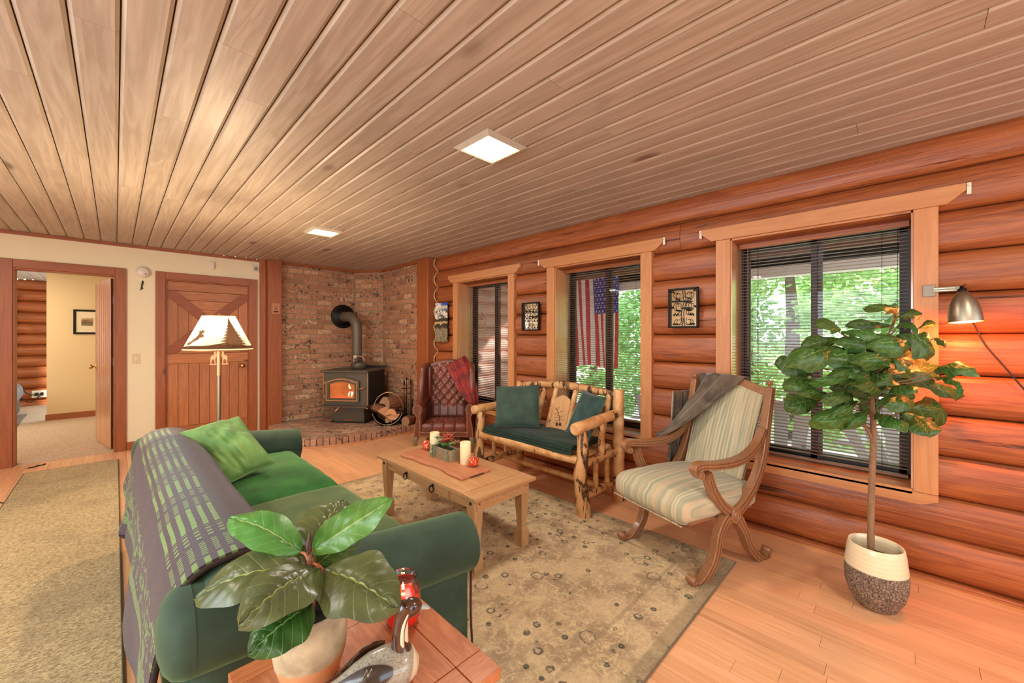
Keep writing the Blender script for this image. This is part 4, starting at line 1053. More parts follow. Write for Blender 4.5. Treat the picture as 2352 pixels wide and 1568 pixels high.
def rosette(x, y, z, r, col, n=18, up=1.0, tilt=(0, 0), nar=.32, name='succulent'):
    m = MB(); t = plain('succulent %s' % col, col, .5, 0, .2, 60) if ('succulent %s' % col) not in bpy.data.materials else bpy.data.materials['succulent %s' % col]
    for i in range(n):
        a = i * 2.399; k = (i + 1) / n; L = r * (.35 + .65 * k); el = R(80 - 62 * k) * up; d = Vector((math.cos(a) * math.cos(el), math.sin(a) * math.cos(el), math.sin(el))); s_ = Vector((-math.sin(a), math.cos(a), 0)); w_ = L * nar
        nn = d.cross(s_)
        p = [Vector((0, 0, 0)), d * L * .55 + s_ * w_ * .5, d * L, d * L * .55 - s_ * w_ * .5, d * L * .5 + nn * w_ * .3, d * L * .5 - nn * w_ * .18]
        m.add([q + Vector((x, y, z)) for q in p], [(0, 1, 4), (1, 2, 4), (2, 3, 4), (3, 0, 4), (1, 0, 5), (2, 1, 5), (3, 2, 5), (0, 3, 5)], 0, True)
    return m.build(name, t, pb)
rosette(0, -.005, .085, .05, '#4f8a3c', 20); rosette(-.02, .045, .09, .045, '#5d7f58', 18); rosette(.01, .075, .10, .05, '#a9ad7c', 18); rosette(.0, .10, .12, .04, '#6c8a6a', 16); rosette(.02, .03, .115, .04, '#55745a', 16)
rosette(.02, -.06, .10, .05, '#7aa35a', 20); rosette(.0, -.035, .125, .065, '#b5502f', 16, 1.15, nar=.22); rosette(.03, .005, .135, .075, '#c0563c', 18, 1.2, nar=.2); rosette(-.01, .02, .115, .035, '#c9382a', 16); rosette(.03, -.09, .11, .06, '#b07a5c', 14, 1.1, nar=.18)
for (x, y) in ((-.04, .085), (-.045, .06), (-.046, -.095), (-.045, .10), (.0, -.112)):
    m = MB(); 
    for k in range(16):
        q = Vector((x - .012 - .002 * k ** .5, y + rnd.uniform(-.008, .008), .09 - .0052 * k)); m.sph(q, (.0038, .0038, .005), 6)
    m.build('trailing_stem', plain('trailing leaf green', '#6d8a66', .5) if 'trailing leaf green' not in bpy.data.materials else bpy.data.materials['trailing leaf green'], pb)

# ------------------------------------------------------------------ carved throne chair
TO = Vector((2.217, .823, 0)); TX = Vector((.951, -.309, 0)); TW = Vector((.309, .951, 0))
tc = thing('carved_armchair', 'carved walnut X frame armchair with striped sage upholstery in front of the large window', 'armchair', TO, math.atan2(-.309, .951))
# local x = backwards, local y = across (away from camera), z up
def tl(u, v, off=0):
    o = TO + TW * off; d = ray(u, v); n = TW; t = ((o - Vector((0, 0, CAMH))).dot(n)) / d.dot(n); p = Vector((0, 0, CAMH)) + d * t - o; return (p.dot(TX), p.z)
def side(y0, first):
    Ms = frame((0, y0, 0), (1, 0, 0), (0, 0, 1), (0, -1, 0))  # ribbon local xy -> chair xz
    A = [tl(*q) for q in ((1585, 1332), (1597, 1342), (1616, 1325), (1638, 1280), (1648, 1225), (1664, 1190), (1684, 1176), (1706, 1150), (1730, 1108), (1748, 1050), (1757, 980), (1768, 890))]
    Bq = [tl(*q) for q in ((1758, 1262), (1752, 1282), (1735, 1276), (1716, 1250), (1704, 1215), (1684, 1182), (1655, 1160), (1634, 1125), (1622, 1085))]
    Aq = [tl(*q) for q in ((1601, 1092), (1594, 1078), (1606, 1069), (1640, 1068), (1680, 1062), (1710, 1048), (1735, 1022), (1752, 985))]
    for nm, P, W in (('rear_post', A, [.026, .04, .05, .052, .05, .062, .072, .06, .055, .052, .048, .04]), ('front_post', Bq, [.024, .036, .046, .046, .05, .064, .054, .046, .04]), ('arm', Aq, [.022, .036, .042, .042, .044, .044, .042, .036])):
        lo, hi = (0, .046); 
        m = MB().ribbon(P, W, lo, hi, M=Ms); o = m.build(nm, m_throne, tc, bev=.004)
        for off in (-.22, .22):
            PP = smoothpath([(p[0], p[1], 0) for p in P], 6); k = len(PP); Wn = interp(W, k); q = []
            for i in range(k):
                d = (PP[min(i + 1, k - 1)] - PP[max(i - 1, 0)]).normalized(); q.append((PP[i].x - d.y * Wn[i] * off, PP[i].y + d.x * Wn[i] * off))
            MB().ribbon(q, .0025, -.0006, hi + .0008, M=Ms, raw=True).build('carved_groove', m_groove, o)
    for (q, r) in ((A[0], .019), (Bq[0], .017), (Aq[0], .021)):
        MB().lathe([(r, -.002), (r, .049), (r * .6, .051), (r * .6, .048), (r * .25, .0485), (r * .25, .052), (0, .052)], 18, M=frame((q[0] + r * .4, y0, q[1] + r * .2), (1, 0, 0), (0, 0, 1), (0, -1, 0))).build('scroll', m_throne, tc)
    c = tl(1682, 1180)
    MB().lathe([(.046, 0), (.046, .048), (.03, .050), (.028, .047), (.022, .047), (.02, .053), (.012, .053), (.01, .05), (0, .054)], 24, M=frame((c[0], y0, c[1]), (1, 0, 0), (0, 0, 1), (0, -1, 0))).build('medallion', m_throne, tc)
    t = A[-1]; MB().lathe([(.014, 0), (.016, .006), (.008, .010), (.007, .016), (.014, .022), (.019, .034), (.014, .046), (0, .05)], 16, M=T(t[0], y0 - .019, t[1] - .004)).build('finial', m_throne, tc)
side(.02, True); side(.555, False)
def stripe_fab(name, ax):
    t = NT(name); v = t.coord(); sc = [1.6, 85, 1.6]; n = t.noise(t.mapping(v, tuple(sc)), 1, 3, .6, .2)
    sc2 = [1.2, 55, 1.2]; n2 = t.noise(t.mapping(v, tuple(sc2)), 1, 2, .5)
    c = t.mix(t.step(n, .38, .62), '#94967c', '#c4b896'); c = t.mix(t.step(n2, .45, .62), c, t.mix(t.step(n, .4, .6), '#a09a7c', '#c2ac8a'))
    t.base(c); t.set(Roughness=.75, Sheen_Weight=.2); t.bump(n, .1, .002); return t.mat
m_strx = stripe_fab('sage striped damask seat', 0); m_strz = stripe_fab('sage striped damask back', 2)
MB().rbox(.335, .275, .068, .05, 10, .05, M=T(.255, .285, .385) @ RY(R(1))).build('seat_cushion', m_strx, tc)
MB().tube([(-.075, .02, .325), (-.075, .55, .325)], .004, 6).build('seat_piping', m_strx, tc)
MB().box(.0, .55, .03, .54, .31, .335).build('seat_frame', m_throne, tc)
bx0, bz0, bx1, bz1 = .52, .40, .735, .985
axb = Vector((bx1 - bx0, 0, bz1 - bz0)); hb = axb.length; axb.normalize(); nb_ = Vector((0, 1, 0)).cross(axb)
Mb = frame((bx0, .285, bz0), (0, 1, 0), axb, nb_)
def bf(u, v):
    x = (u - .5) * (.40 + .05 * v); y = v * (hb + .03 * math.cos((u - .5) * math.pi)); k = (max(0, math.sin(math.pi * u)) * max(0, math.sin(math.pi * min(1, max(0, v))))) ** .35
    return (x, y, -.012 - .04 * k)
sgn = 1 if (Mb.to_3x3() @ Vector((0, 0, -1))).x < 0 else -1
MB().grid(lambda u, v: (lambda p: (p[0], p[1], p[2] * sgn))(bf(u, v)), 20, 24, M=Mb).build('back_cushion', m_strz, tc)
def edge(k0, k1, n=10): return [bf(k0[0] + (k1[0] - k0[0]) * i / n, k0[1] + (k1[1] - k0[1]) * i / n) for i in range(n)]
MB().tube([Mb @ Vector((p[0], p[1], -.014 * sgn)) for p in edge((0, 0), (0, 1)) + edge((0, 1), (1, 1)) + edge((1, 1), (1, 0)) + edge((1, 0), (0, 0))], .006, 6, closed=True).build('back_piping', m_strz, tc)
MB().grid(lambda u, v: (lambda p: (p[0], p[1], .012 * sgn))(bf(u, v)), 10, 10, M=Mb, thick=.006).build('back_lining', m_strz, tc)
cr = [(-.262 + .524 * i / 20, hb + .005 + .055 * math.sin(math.pi * i / 20) ** 1.5) for i in range(21)]
MB().ribbon(cr, [.05, .055, .05], -.02, .02, M=Mb, raw=True).build('crest_rail', m_throne, tc, bev=.004)
MB().ribbon([(-.25, .0), (.25, .0)], .05, -.02, .02, M=Mb).build('lower_back_rail', m_throne, tc, bev=.004)
# grey brown throw over the far corner of the back
m_thr = fabric('taupe velour', '#3a3025', '#6f604e', .85, .7, 8, .4, 120)
def bp(x, y, z): return tc.matrix_basis @ (Mb @ Vector((x, y, z * sgn)))
def gthrow(u, v):
    # u: from the crest down to the tip by the far arm, v: across
    L0 = bp(.27, hb + .07, .05); R0 = bp(-.10, hb + .075, .05); L1 = bp(.262, hb * .9, -.03); R1 = bp(-.09, hb * 1.02, -.06)
    tip = tc.matrix_basis @ Vector((.36, .60, .655)); tip2 = tc.matrix_basis @ Vector((.34, .57, .63))
    if u < .16:
        k = u / .16; p = L0.lerp(bp(.27, hb + .095, -.01), k).lerp(R0.lerp(bp(-.10, hb + .10, -.02), k), v)
    else:
        k = (u - .16) / .84; A_ = bp(.27, hb + .095, -.01); B_ = bp(-.10, hb + .10, -.02)
        l = A_.lerp(bp(.29, hb * .55, -.05), min(1, k * 1.2)).lerp(tip, k ** 2); r = B_.lerp(bp(.03, hb * .72, -.085), min(1, k * 1.6)).lerp(tip2, k ** 1.3); p = l.lerp(r, v)
        p = p + (tc.matrix_basis.to_3x3() @ Vector((-1, 0, .3))) * (.03 * math.sin(math.pi * v) * (1 - k * .6))
    f = math.sin(v * 19 + u * 5) * .010 + math.sin(v * 37 - u * 6) * .003
    return p + (tc.matrix_basis.to_3x3() @ Vector((-1, 0, .2))) * f * (1 - .4 * u)
gt = drape('throw_blanket', gthrow, 30, 34, m_thr, tc.matrix_basis @ Vector((.6, .5, .9)), 'taupe velour throw draped over the far top corner of the carved walnut armchair', 'throw', .004)
def gth2(u, v): return (tc.matrix_basis @ Vector((.70 - .22 * v * (1 - .3 * u) - .12 * u + .012 * math.sin(v * 14), .575 + .012 * math.sin(v * 17 + u * 3), .95 - u * .60))) - gt.location
MB().grid(gth2, 14, 12, thick=.005).build('hanging_side', m_thr, gt)
fg = MB()
for k in range(60):
    x = .02 + .12 * rnd.random(); y = .10 + .22 * rnd.random(); fg.tube([(x, y, .318), (x + rnd.uniform(-.012, .012), y + rnd.uniform(-.012, .012), .285 - rnd.random() * .02)], .0018, 4, smooth=False)
fg.build('torn_lining_fringe', m_black, tc, kind='stuff')
# ------------------------------------------------------------------ rugs
def rug_mat():
    t = NT('faded floral rug'); v = t.coord(); n = t.noise(v, 4.5, 4, .7); f = t.noise(v, 60, 4, .8)
    c = t.mix(t.step(n, .40, .62), '#ccb38c', '#a68d6e'); c = t.mix(t.step(f, .38, .66), t.hsv(c, v=.80), c)
    c = t.mix(t.math('MULTIPLY', t.step(t.noise(v, 16, 5, .8, 2.0), .52, .6), .55), c, '#d9c292')
    for (sc, r0, wd, col, k, pk) in ((9, .22, .06, '#3f4238', .8, .35), (14, .20, .09, '#2a3530', .85, .55), (4.5, .22, .025, '#4f4a3c', .7, .3)):
        vo = t.voro(v, sc, 'F1', .8); d = t.math('ADD', vo.outputs['Distance'], t.math('MULTIPLY', t.noise(v, sc * 9, 2), .12))
        ring = t.math('SUBTRACT', 1, t.step(t.math('ABSOLUTE', t.math('SUBTRACT', d, r0)), wd * .5, wd)); sp = t.new('ShaderNodeSeparateColor'); t.lk(vo.outputs['Color'], sp.inputs[0])
        ring = t.math('MULTIPLY', ring, t.math('GREATER_THAN', sp.outputs[1], pk)); ring = t.math('MULTIPLY', ring, t.step(t.noise(v, 45, 2), .32, .46)); c = t.mix(t.math('MULTIPLY', ring, k), c, col)
    ln = t.noise(v, 9, 2, .5, .8); l = t.math('SUBTRACT', 1, t.step(t.math('ABSOLUTE', t.math('SUBTRACT', ln, .5)), .004, .012)); c = t.mix(t.math('MULTIPLY', l, .5), c, '#dcc79c')
    s = t.new('ShaderNodeSeparateXYZ'); t.lk(v, s.inputs[0]); bx = t.math('SUBTRACT', 1.0025, t.math('ABSOLUTE', s.outputs[0])); by = t.math('SUBTRACT', 1.46, t.math('ABSOLUTE', s.outputs[1])); e = t.math('MINIMUM', bx, by)
    c = t.mix(t.math('MULTIPLY', t.math('SUBTRACT', 1, t.step(e, .05, .07)), .45), c, '#77694e'); c = t.mix(t.math('MULTIPLY', t.math('SUBTRACT', 1, t.step(t.math('ABSOLUTE', t.math('SUBTRACT', e, .25)), .006, .014)), .35), c, '#77694e')
    t.base(c); t.set(Roughness=.95); t.bump(f, .4, .004); return t.mat
def rug_obj(name, label, x0, x1, y0, y1, h, mat, emat):
    r = thing(name, label, 'rug', ((x0 + x1) / 2, (y0 + y1) / 2, 0)); hx, hy = (x1 - x0) / 2, (y1 - y0) / 2
    MB().box(-hx, hx, -hy, hy, 0, h).build('pile', mat, r, bev=.003)
    MB().tube([(-hx, -hy, h / 2), (hx, -hy, h / 2), (hx, hy, h / 2), (-hx, hy, h / 2)], h * .55, 6, closed=True, smooth=False).build('bound_edge', emat, r); return r
rug_obj('area_rug', 'large faded beige floral area rug under the coffee table', .60, 2.605, .73, 3.65, .012, rug_mat(), plain('rug binding', '#6f6450', .9))
def shag():
    t = NT('mottled beige runner'); v = t.coord(); n = t.noise(t.mapping(v, (60, 110, 60)), 1, 4, .7, .8); b = t.noise(v, 2.0, 3, .6)
    c = t.mix(t.step(n, .36, .62), '#8f7a58', '#d4bf90'); c = t.mix(t.math('MULTIPLY', t.step(b, .45, .65), .35), c, '#8a765c'); t.base(c); t.set(Roughness=.95); t.bump(n, .9, .008); return t.mat
rug_obj('runner_rug', 'mottled beige runner rug leading to the open doorway', -.63, .02, .35, 6.10, .014, shag(), plain('runner binding', '#5f5640', .9))
cd = MB().tube(smoothpath([at_z(-10, 1152, .004), at_z(12, 1155, .004), at_z(40, 1158, .004)]), .004, 6).build('extension_cable', m_cord); tag(cd, 'thin black cable on the floor left of the runner rug', 'cord')
cd = MB().tube(smoothpath([at_z(278, 1203, .004), at_z(292, 1205, .004), at_z(330, 1208, .004)]), .004, 6).build('extension_cable', m_cord); tag(cd, 'thin black cable on the floor between runner rug and sofa', 'cord')

# ------------------------------------------------------------------ sofa
def velvet(name, a, b):
    t = NT(name); v = t.coord(); n = t.noise(v, 6, 4, .6); t.base(t.mix(t.step(n, .3, .75), a, b)); t.set(Roughness=.8, Sheen_Weight=.55, Sheen_Roughness=.35, Sheen_Tint=lin('#9fc48a')); t.bump(t.noise(v, 14, 3), .12, .01); return t.mat
m_vel = velvet('green velvet', '#24392b', '#364e3c'); m_vel_lit = velvet('lamp lit green velvet', '#1f5a22', '#347a33'); m_velg = velvet('dull green velvet', '#4a5f3c', '#5f7448')  # far cushion's copy is brighter: lamplight and nap put into the colour
so = thing('sofa', 'green velvet rolled arm sofa seen from behind with its long back on the left', 'sofa', (.58, 2.43, 0)); S0 = Vector(so.location)
def sb(c, h, r, n=8, puff=0, wob=0, rot=None, seed=0): return MB().rbox(h[0], h[1], h[2], r, n, puff, M=T(c[0] - S0.x, c[1] - S0.y, c[2]) @ (rot or Matrix.Identity(4)), wob=wob, seed=seed)
sb((.56, 2.43, .17), (.44, 1.04, .14), .03).build('base', m_vel, so)
sb((.69, 1.955, .385), (.285, .478, .085), .06, 12, .035, .006, seed=2).build('seat_cushion', m_velg, so)
sb((.69, 2.925, .385), (.285, .478, .085), .06, 12, .045, .008, seed=5).build('seat_cushion', m_vel_lit, so, label='green velvet seat cushion at the far end, coloured brighter for lamplight and nap')
for (y0, y1, mt) in ((1.48, 2.43, m_velg), (2.45, 3.40, m_vel_lit)):
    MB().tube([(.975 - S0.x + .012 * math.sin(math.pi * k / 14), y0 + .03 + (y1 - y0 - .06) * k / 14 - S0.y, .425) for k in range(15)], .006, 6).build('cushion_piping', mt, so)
sb((.245, 2.39, .40), (.135, 1.12, .27), .09, 10, .01).build('back', m_vel, so)
MB().tube([(.245 - S0.x, 1.27 - S0.y + 2.22 * k / 20, .592 + .01 * math.sin(k)) for k in range(21)], .125, 20).build('back_roll', m_vel, so)
def arm(yo, sg, mt):
    # sg: outward direction
    P = [(.13, yo, .585), (.35, yo + .0 * sg, .565), (.7, yo, .525), (1.035, yo, .487)]
    MB().tube([Vector(p) - S0 for p in smoothpath(P, 6)], [.113, .114, .115, .116], 28).build('arm_roll', mt, so)
    sb((.575, yo + .035 * -sg, .24), (.465, .085, .235), .03, 8, .004).build('arm_panel', mt, so)
    ed = MB().tube([Vector(p) - S0 for p in smoothpath([(1.043, yo + sg * .05, .38), (1.046, yo + sg * .045, .2), (1.05, yo + sg * .055, .012)])], .005, 6); ed.build('arm_piping', m_groove, so)
    MB().lathe([(.115, 0), (.108, .012), (.09, .016), (0, .018)], 28, M=T(1.035 - S0.x, yo - S0.y, .487) @ RY(R(90))).build('arm_front', mt, so)
    MB().lathe([(.114, -.02), (.112, .0), (.102, .022), (.08, .038), (.04, .048), (0, .05)], 28, M=T(.12 - S0.x, yo - S0.y, .585) @ RY(R(-90))).build('arm_end', mt, so)
    pl = MB()
    for k in range(9):
        a = R(-60 + 30 * k); pl.tube([(.105 - S0.x, yo - S0.y + .116 * math.cos(a), .585 + .116 * math.sin(a)), (.16 - S0.x, yo - S0.y + .119 * math.cos(a), .580 + .119 * math.sin(a))], .004, 5)
    pass
arm(1.335, -1, m_vel); arm(3.50, 1, m_vel)
for (x, y) in ((.17, 1.38), (1.0, 1.38), (1.0, 3.47), (.17, 3.47)): MB().box(x - .025 - S0.x, x + .025 - S0.x, y - .025 - S0.y, y + .025 - S0.y, 0, .035).build('foot', m_groove, so)
m_velp = fabric('light green velvet', '#557f3f', '#82ab5c', .7, .6, 4, .2, 200, (.8, 1, .6, 1))
pillow('cushion', [at_z(415, 993, .76), at_z(547, 957, .83), at_z(631, 1062, .57), at_z(520, 1113, .50)], .17, m_velp, 'crumpled light green velvet cushion at the far end of the sofa', seed=12, wr=.042, n=40)
# throw over the back
def throw_mat():
    t = NT('plum throw with green woven stripes'); uv = t.coord('UV'); s = t.new('ShaderNodeSeparateXYZ'); t.lk(uv, s.inputs[0]); y, q = s.outputs[0], s.outputs[1]
    v = t.coord(); n = t.noise(v, 160, 2, .6); base = t.mix(n, '#1d1722', '#453843')
    fr = lambda a: t.math('FRACT', a)
    def between(a, lo, hi): return t.math('MULTIPLY', t.math('GREATER_THAN', a, lo), t.math('LESS_THAN', a, hi))
    def band(lo, hi, off):
        inb = between(q, lo, hi); lines = t.math('LESS_THAN', fr(t.math('DIVIDE', t.math('SUBTRACT', q, lo), (hi - lo) / 6.0)), .46)
        ph = fr(t.math('DIVIDE', t.math('ADD', y, off), .40)); long_ = t.math('LESS_THAN', ph, .46)
        fine = t.math('MULTIPLY', between(ph, .50, .72), t.math('LESS_THAN', fr(t.math('DIVIDE', y, .0125)), .5))
        chk = t.math('MULTIPLY', between(ph, .78, .97), t.math('LESS_THAN', fr(t.math('DIVIDE', y, .024)), .45))
        return t.math('MULTIPLY', t.math('MULTIPLY', inb, lines), t.math('MAXIMUM', long_, t.math('MAXIMUM', fine, chk)))
    m = t.math('MAXIMUM', band(-.12, .05, 0), band(.27, .42, .1))
    fig = t.math('MULTIPLY', between(q, -.42, -.24), t.step(t.math('ADD', t.noise(t.mapping(uv, (9, 16, 1)), 1, 3, .6, 2.0), t.math('MULTIPLY', between(q, -.42, -.385), .5)), .53, .55))
    fig = t.math('MULTIPLY', fig, t.math('LESS_THAN', fr(t.math('MULTIPLY', q, 90)), .7)); m = t.math('MAXIMUM', m, fig)
    t.base(t.mix(m, base, t.mix(n, '#42602e', '#7c9c58'))); t.set(Roughness=.95, Sheen_Weight=.25); t.bump(n, .5, .004); return t.mat
SEC = [(.052, .10), (.06, .30), (.075, .50), (.098, .64), (.145, .715), (.21, .738), (.285, .735), (.355, .695), (.395, .62), (.42, .53), (.455, .482)]
SP = smoothpath([(a, b, 0) for a, b in SEC], 6); ARC = [0]
for i in range(1, len(SP)): ARC.append(ARC[-1] + (SP[i] - SP[i - 1]).length)
S_TOP = ARC[30]
def bl_pos(u, v):
    y = 1.345 + u * 2.12 + .05 * v * 0; s0 = (.02 + .30 * u ** 1.2) if u < .55 else .02 + .30 * u ** 1.2; s = s0 + (ARC[-1] - s0) * v
    k = 0
    while k < len(ARC) - 2 and ARC[k + 1] < s: k += 1
    f = (s - ARC[k]) / (ARC[k + 1] - ARC[k]); p = SP[k].lerp(SP[k + 1], f); hang = max(0, 1 - s / .45)
    x = p.x - hang * (.022 * math.sin(y * 9 + 1) + .018) - (.05 * hang if u > .72 else 0); x += .004 * noise.noise(Vector((y * 6, s * 6, 0)))
    yy = y - .05 * max(0, (s - S_TOP)) * (1 - u) * 0 - .10 * hang * (1 - u) ** 3 * 0
    return Vector((x, yy, p.y + .004 * math.sin(y * 5 + s * 7))), s
L0_ = Vector((.25, 2.25, .75))
bt = MB().grid(lambda u, v: bl_pos(u, v)[0] - L0_, 70, 50, thick=.009, uvf=lambda u, v: (1.345 + u * 2.12, bl_pos(u, v)[1] - S_TOP)).build('throw_blanket', throw_mat()); bt.location = L0_
tag(bt, 'plum grey wool throw with bright green dashed stripes over the sofa back', 'throw')
eg = MB().tube([bl_pos(0, v / 40)[0] - L0_ + Vector((0, -.002, -.004)) for v in range(41)], .0075, 6); eg.build('hem', plain('dark brown hem', '#2a1c14', .95), bt)
MB().tube([bl_pos(v / 40, 0)[0] - L0_ for v in range(41)], .007, 6).build('hem', bpy.data.materials['dark brown hem'], bt)

# ------------------------------------------------------------------ end table
et = thing('end_table', 'rustic end table with grooved plank top in the near foreground', 'table', (.42, .91, 0)); E0 = Vector(et.location)
ex0, ex1, ey0, ey1, ez = .187, .652, .69, 1.13, .56
def eb(x0, x1, y0, y1, z0, z1): return MB().box(x0 - E0.x, x1 - E0.x, y0 - E0.y, y1 - E0.y, z0, z1)
g_ = .0012
eb(ex0 + .01, ex1 - .01, ey0 + .01, ey1 - .01, ez - .026, ez - .006).build('top_core', m_groove, et)
for (a, b) in ((ex0, .575), (.575, ex1)):
    for (c, d, mt) in ((ey0, .766, m_etablex), (.766, 1.074, m_etable), (1.074, ey1, m_etablex)):
        if mt is m_etable and a == ex0:
            w3 = (b - a) / 3
            for i in range(3): eb(a + i * w3 + (g_ if i == 0 else .0002), a + (i + 1) * w3 - (g_ if i == 2 else .0002), c + g_, d - g_, ez - .028, ez).build('plank', m_etable, et)
        else: eb(a + (g_ if a > ex0 else 0), b - (g_ if b < ex1 else 0), c + (g_ if c > ey0 else 0), d - (g_ if d < ey1 else 0), ez - .028, ez).build('plank', mt, et, bev=.0015)
eb(ex0 + .04, ex1 - .04, ey0 + .04, ey1 - .04, .44, ez - .028).build('apron', m_etable, et, bev=.002)
for x in (ex0 + .055, ex1 - .055):
    for y in (ey0 + .055, ey1 - .055): MB().taper(x - E0.x, y - E0.y, 0, .46, .02, .03).build('leg', m_etable, et, bev=.003)

# plant in a two tone pot
def pot_mat():
    t = NT('concrete and terracotta pot'); v = t.coord(); s = t.new('ShaderNodeSeparateXYZ'); t.lk(v, s.inputs[0]); n = t.noise(v, 18, 4, .6)
    k = t.step(t.math('ADD', s.outputs[2], t.math('MULTIPLY', t.noise(v, 6, 2), .004)), .052, .056); c = t.mix(k, t.mix(n, '#c98a5a', '#d9a274'), t.mix(t.step(n, .3, .7), '#9c8d72', '#c4b594'))
    t.base(c); t.set(Roughness=.6); t.bump(n, .1, .003); return t.mat
def leaf_mat(name, a, b, vein, rough=.38, trans=.15, sv=.45):
    t = NT(name); uv = t.coord('UV'); s = t.new('ShaderNodeSeparateXYZ'); t.lk(uv, s.inputs[0]); u, v = s.outputs[0], s.outputs[1]
    av = t.math('ABSOLUTE', t.math('SUBTRACT', v, .5)); n = t.noise(t.coord(), 12, 3, .6); c = t.mix(t.step(n, .3, .7), a, b)
    c = t.hsv(c, h=t.math('MULTIPLY_ADD', t.rand(), .03, .485), v=t.math('MULTIPLY_ADD', t.rand(), .5, .75))
    f = t.math('FRACT', t.math('SUBTRACT', t.math('MULTIPLY', u, 7.0), t.math('MULTIPLY', av, 3.2))); side = t.math('SUBTRACT', 1, t.step(t.math('ABSOLUTE', t.math('SUBTRACT', f, .5)), .02, .055))
    mid = t.math('SUBTRACT', 1, t.step(av, .008, .018)); vn = t.math('MAXIMUM', mid, t.math('MULTIPLY', side, sv)); cell = t.voro(uv, 40, 'DISTANCE_TO_EDGE').outputs['Distance']; net = t.math('SUBTRACT', 1, t.step(cell, 0, .08))
    vn2 = t.math('MAXIMUM', vn, t.math('MULTIPLY', net, .12)); t.base(t.mix(vn2, c, vein)); t.set(Roughness=rough, Subsurface_Weight=0.0); 
    t.bump(t.math('ADD', t.math('MULTIPLY', n, .6), t.math('MULTIPLY', vn, -.8)), .5, .006)
    if trans:
        tr = t.new('ShaderNodeBsdfTranslucent'); t.lk(t.hsv(c, v=2.2), tr.inputs[0]); mx = t.new('ShaderNodeMixShader'); mx.inputs[0].default_value = trans; t.lk(t.b.outputs[0], mx.inputs[1]); t.lk(tr.outputs[0], mx.inputs[2]); t.lk(mx.outputs[0], t.out.inputs[0])
    return t.mat
m_leaf = leaf_mat('fiddle leaf', '#2a4a1a', '#44682a', '#8faf5a'); m_leafb = leaf_mat('broad waxy leaf', '#434c2e', '#566038', '#9aa85a', .30, .12, .22)
m_leafg = leaf_mat('fresh green leaf', '#3f7030', '#588a3e', '#b4c270', .32, .15, .22); m_leafd = leaf_mat('deep green leaf', '#1f4a1c', '#2f6427', '#7fae5a', .3)
def leafprof(t, kind=0):
    if kind == 0: return max(0, math.sin(math.pi * t ** 1.25)) ** .75 * (.62 + .38 * t) * (1 - .16 * math.exp(-((t - .38) / .12) ** 2))   # fiddle
    return max(0, math.sin(math.pi * t ** .92)) ** .62
def leafgrid(fn_center, side, nrm, L, W, kind, wav, curl, seed, nu=16, nv=10):
    def f(u, v):
        c = fn_center(u); w_ = leafprof(u, kind) * W / 2 * (1 + .05 * math.sin(u * 17 + seed)); s = (v - .5) * 2
        off = s * w_; z = -curl * W * s * s + .05 * W * abs(s) ** .5 * 0 + wav * W * math.sin(u * 15 + seed + s * 2.2) * abs(s) ** 1.4 + .03 * W * math.cos(14 * math.pi * (u - abs(s) * .22)) * (1 - abs(s)) + .05 * W * min(1, abs(s) * 6)
        return c + side * off + nrm * z
    return MB().grid(f, nu, nv)
pp = thing('potted_fiddle_plant', 'broad leaved houseplant in a concrete and terracotta pot on the end table', 'plant', (.325, .995, ez)); P0 = Vector(pp.location)
MB().lathe([(.0, 0), (.054, 0), (.062, .006), (.076, .05), (.081, .09), (.078, .13), (.073, .152), (.070, .156), (.065, .152), (.067, .13)], 40, cap=False).build('pot', pot_mat(), pp)
MB().lathe([(.0, .132), (.03, .135), (.068, .128)], 24, cap=False).build('soil', plain('dark potting soil', '#17100b', .95, 0, .3, 200), pp)
MB().tube(smoothpath([(0, 0, .13), (.004, -.006, .19), (-.004, -.004, .25), (.0, .0, .285)]), [.008, .007, .006, .004], 8).build('stem', plain('woody stem', '#7a4a34', .7, 0, .2), pp)
MB().tube(smoothpath([(0, 0, .27), (-.004, .002, .30), (0, .003, .33)]), [.005, .007, .001], 8).build('bud', plain('brown bud', '#4a2a22', .6), pp)
def big_leaf(b, tip, W, mat, kind=1, bow=.1, curl=.08, wav=.03, seed=0, n=None, label=None):
    b = Vector(b); tip = Vector(tip); ax = tip - b; L = ax.length; ax.normalize(); n = Vector(n) if n else Vector((-.45, -.45, .75)); n = (n - ax * n.dot(ax)).normalized(); sd = n.cross(ax)
    m = leafgrid(lambda u: b.lerp(tip, u) + n * bow * L * math.sin(math.pi * min(1, u)) - b, sd, n, L, W, kind, wav, curl, seed, 22, 14)
    o = m.build('leaf', mat, pp, label=label); o.location = b - P0
    st = P0 + Vector((0, 0, .25)); MB().tube([p - P0 for p in smoothpath([st, st.lerp(b, .5) + Vector((0, 0, .01)), b])], [.004, .003], 6).build('petiole', plain('reddish petiole', '#a8603f', .5) if 'reddish petiole' not in bpy.data.materials else bpy.data.materials['reddish petiole'], pp)
big_leaf(AD(692, 1268, .97), AD(524, 1190, 1.00), .098, m_leafg, bow=.12, seed=1, n=(-.25, -.35, .9), label='brighter green leaf')
big_leaf(AD(712, 1262, 1.0), AD(790, 1150, 1.16), .15, m_leafb, bow=.1, seed=2, n=(-.6, -.6, .5))
big_leaf(AD(720, 1262, .97), AD(906, 1143, 1.00), .085, m_leafg, bow=.05, curl=-.12, wav=.10, seed=3, n=(.15, -.75, .55))
big_leaf(AD(722, 1300, 1.0), AD(830, 1210, 1.06), .085, m_leafd, bow=.1, seed=4, n=(.2, -.8, .5))
big_leaf(AD(712, 1302, .95), AD(446, 1378, .90), .125, m_leafb, bow=.16, seed=5, n=(-.3, -.4, .9))
big_leaf(AD(745, 1312, .93), AD(915, 1400, .84), .15, m_leafb, bow=.13, seed=6, n=(-.35, -.35, .95))
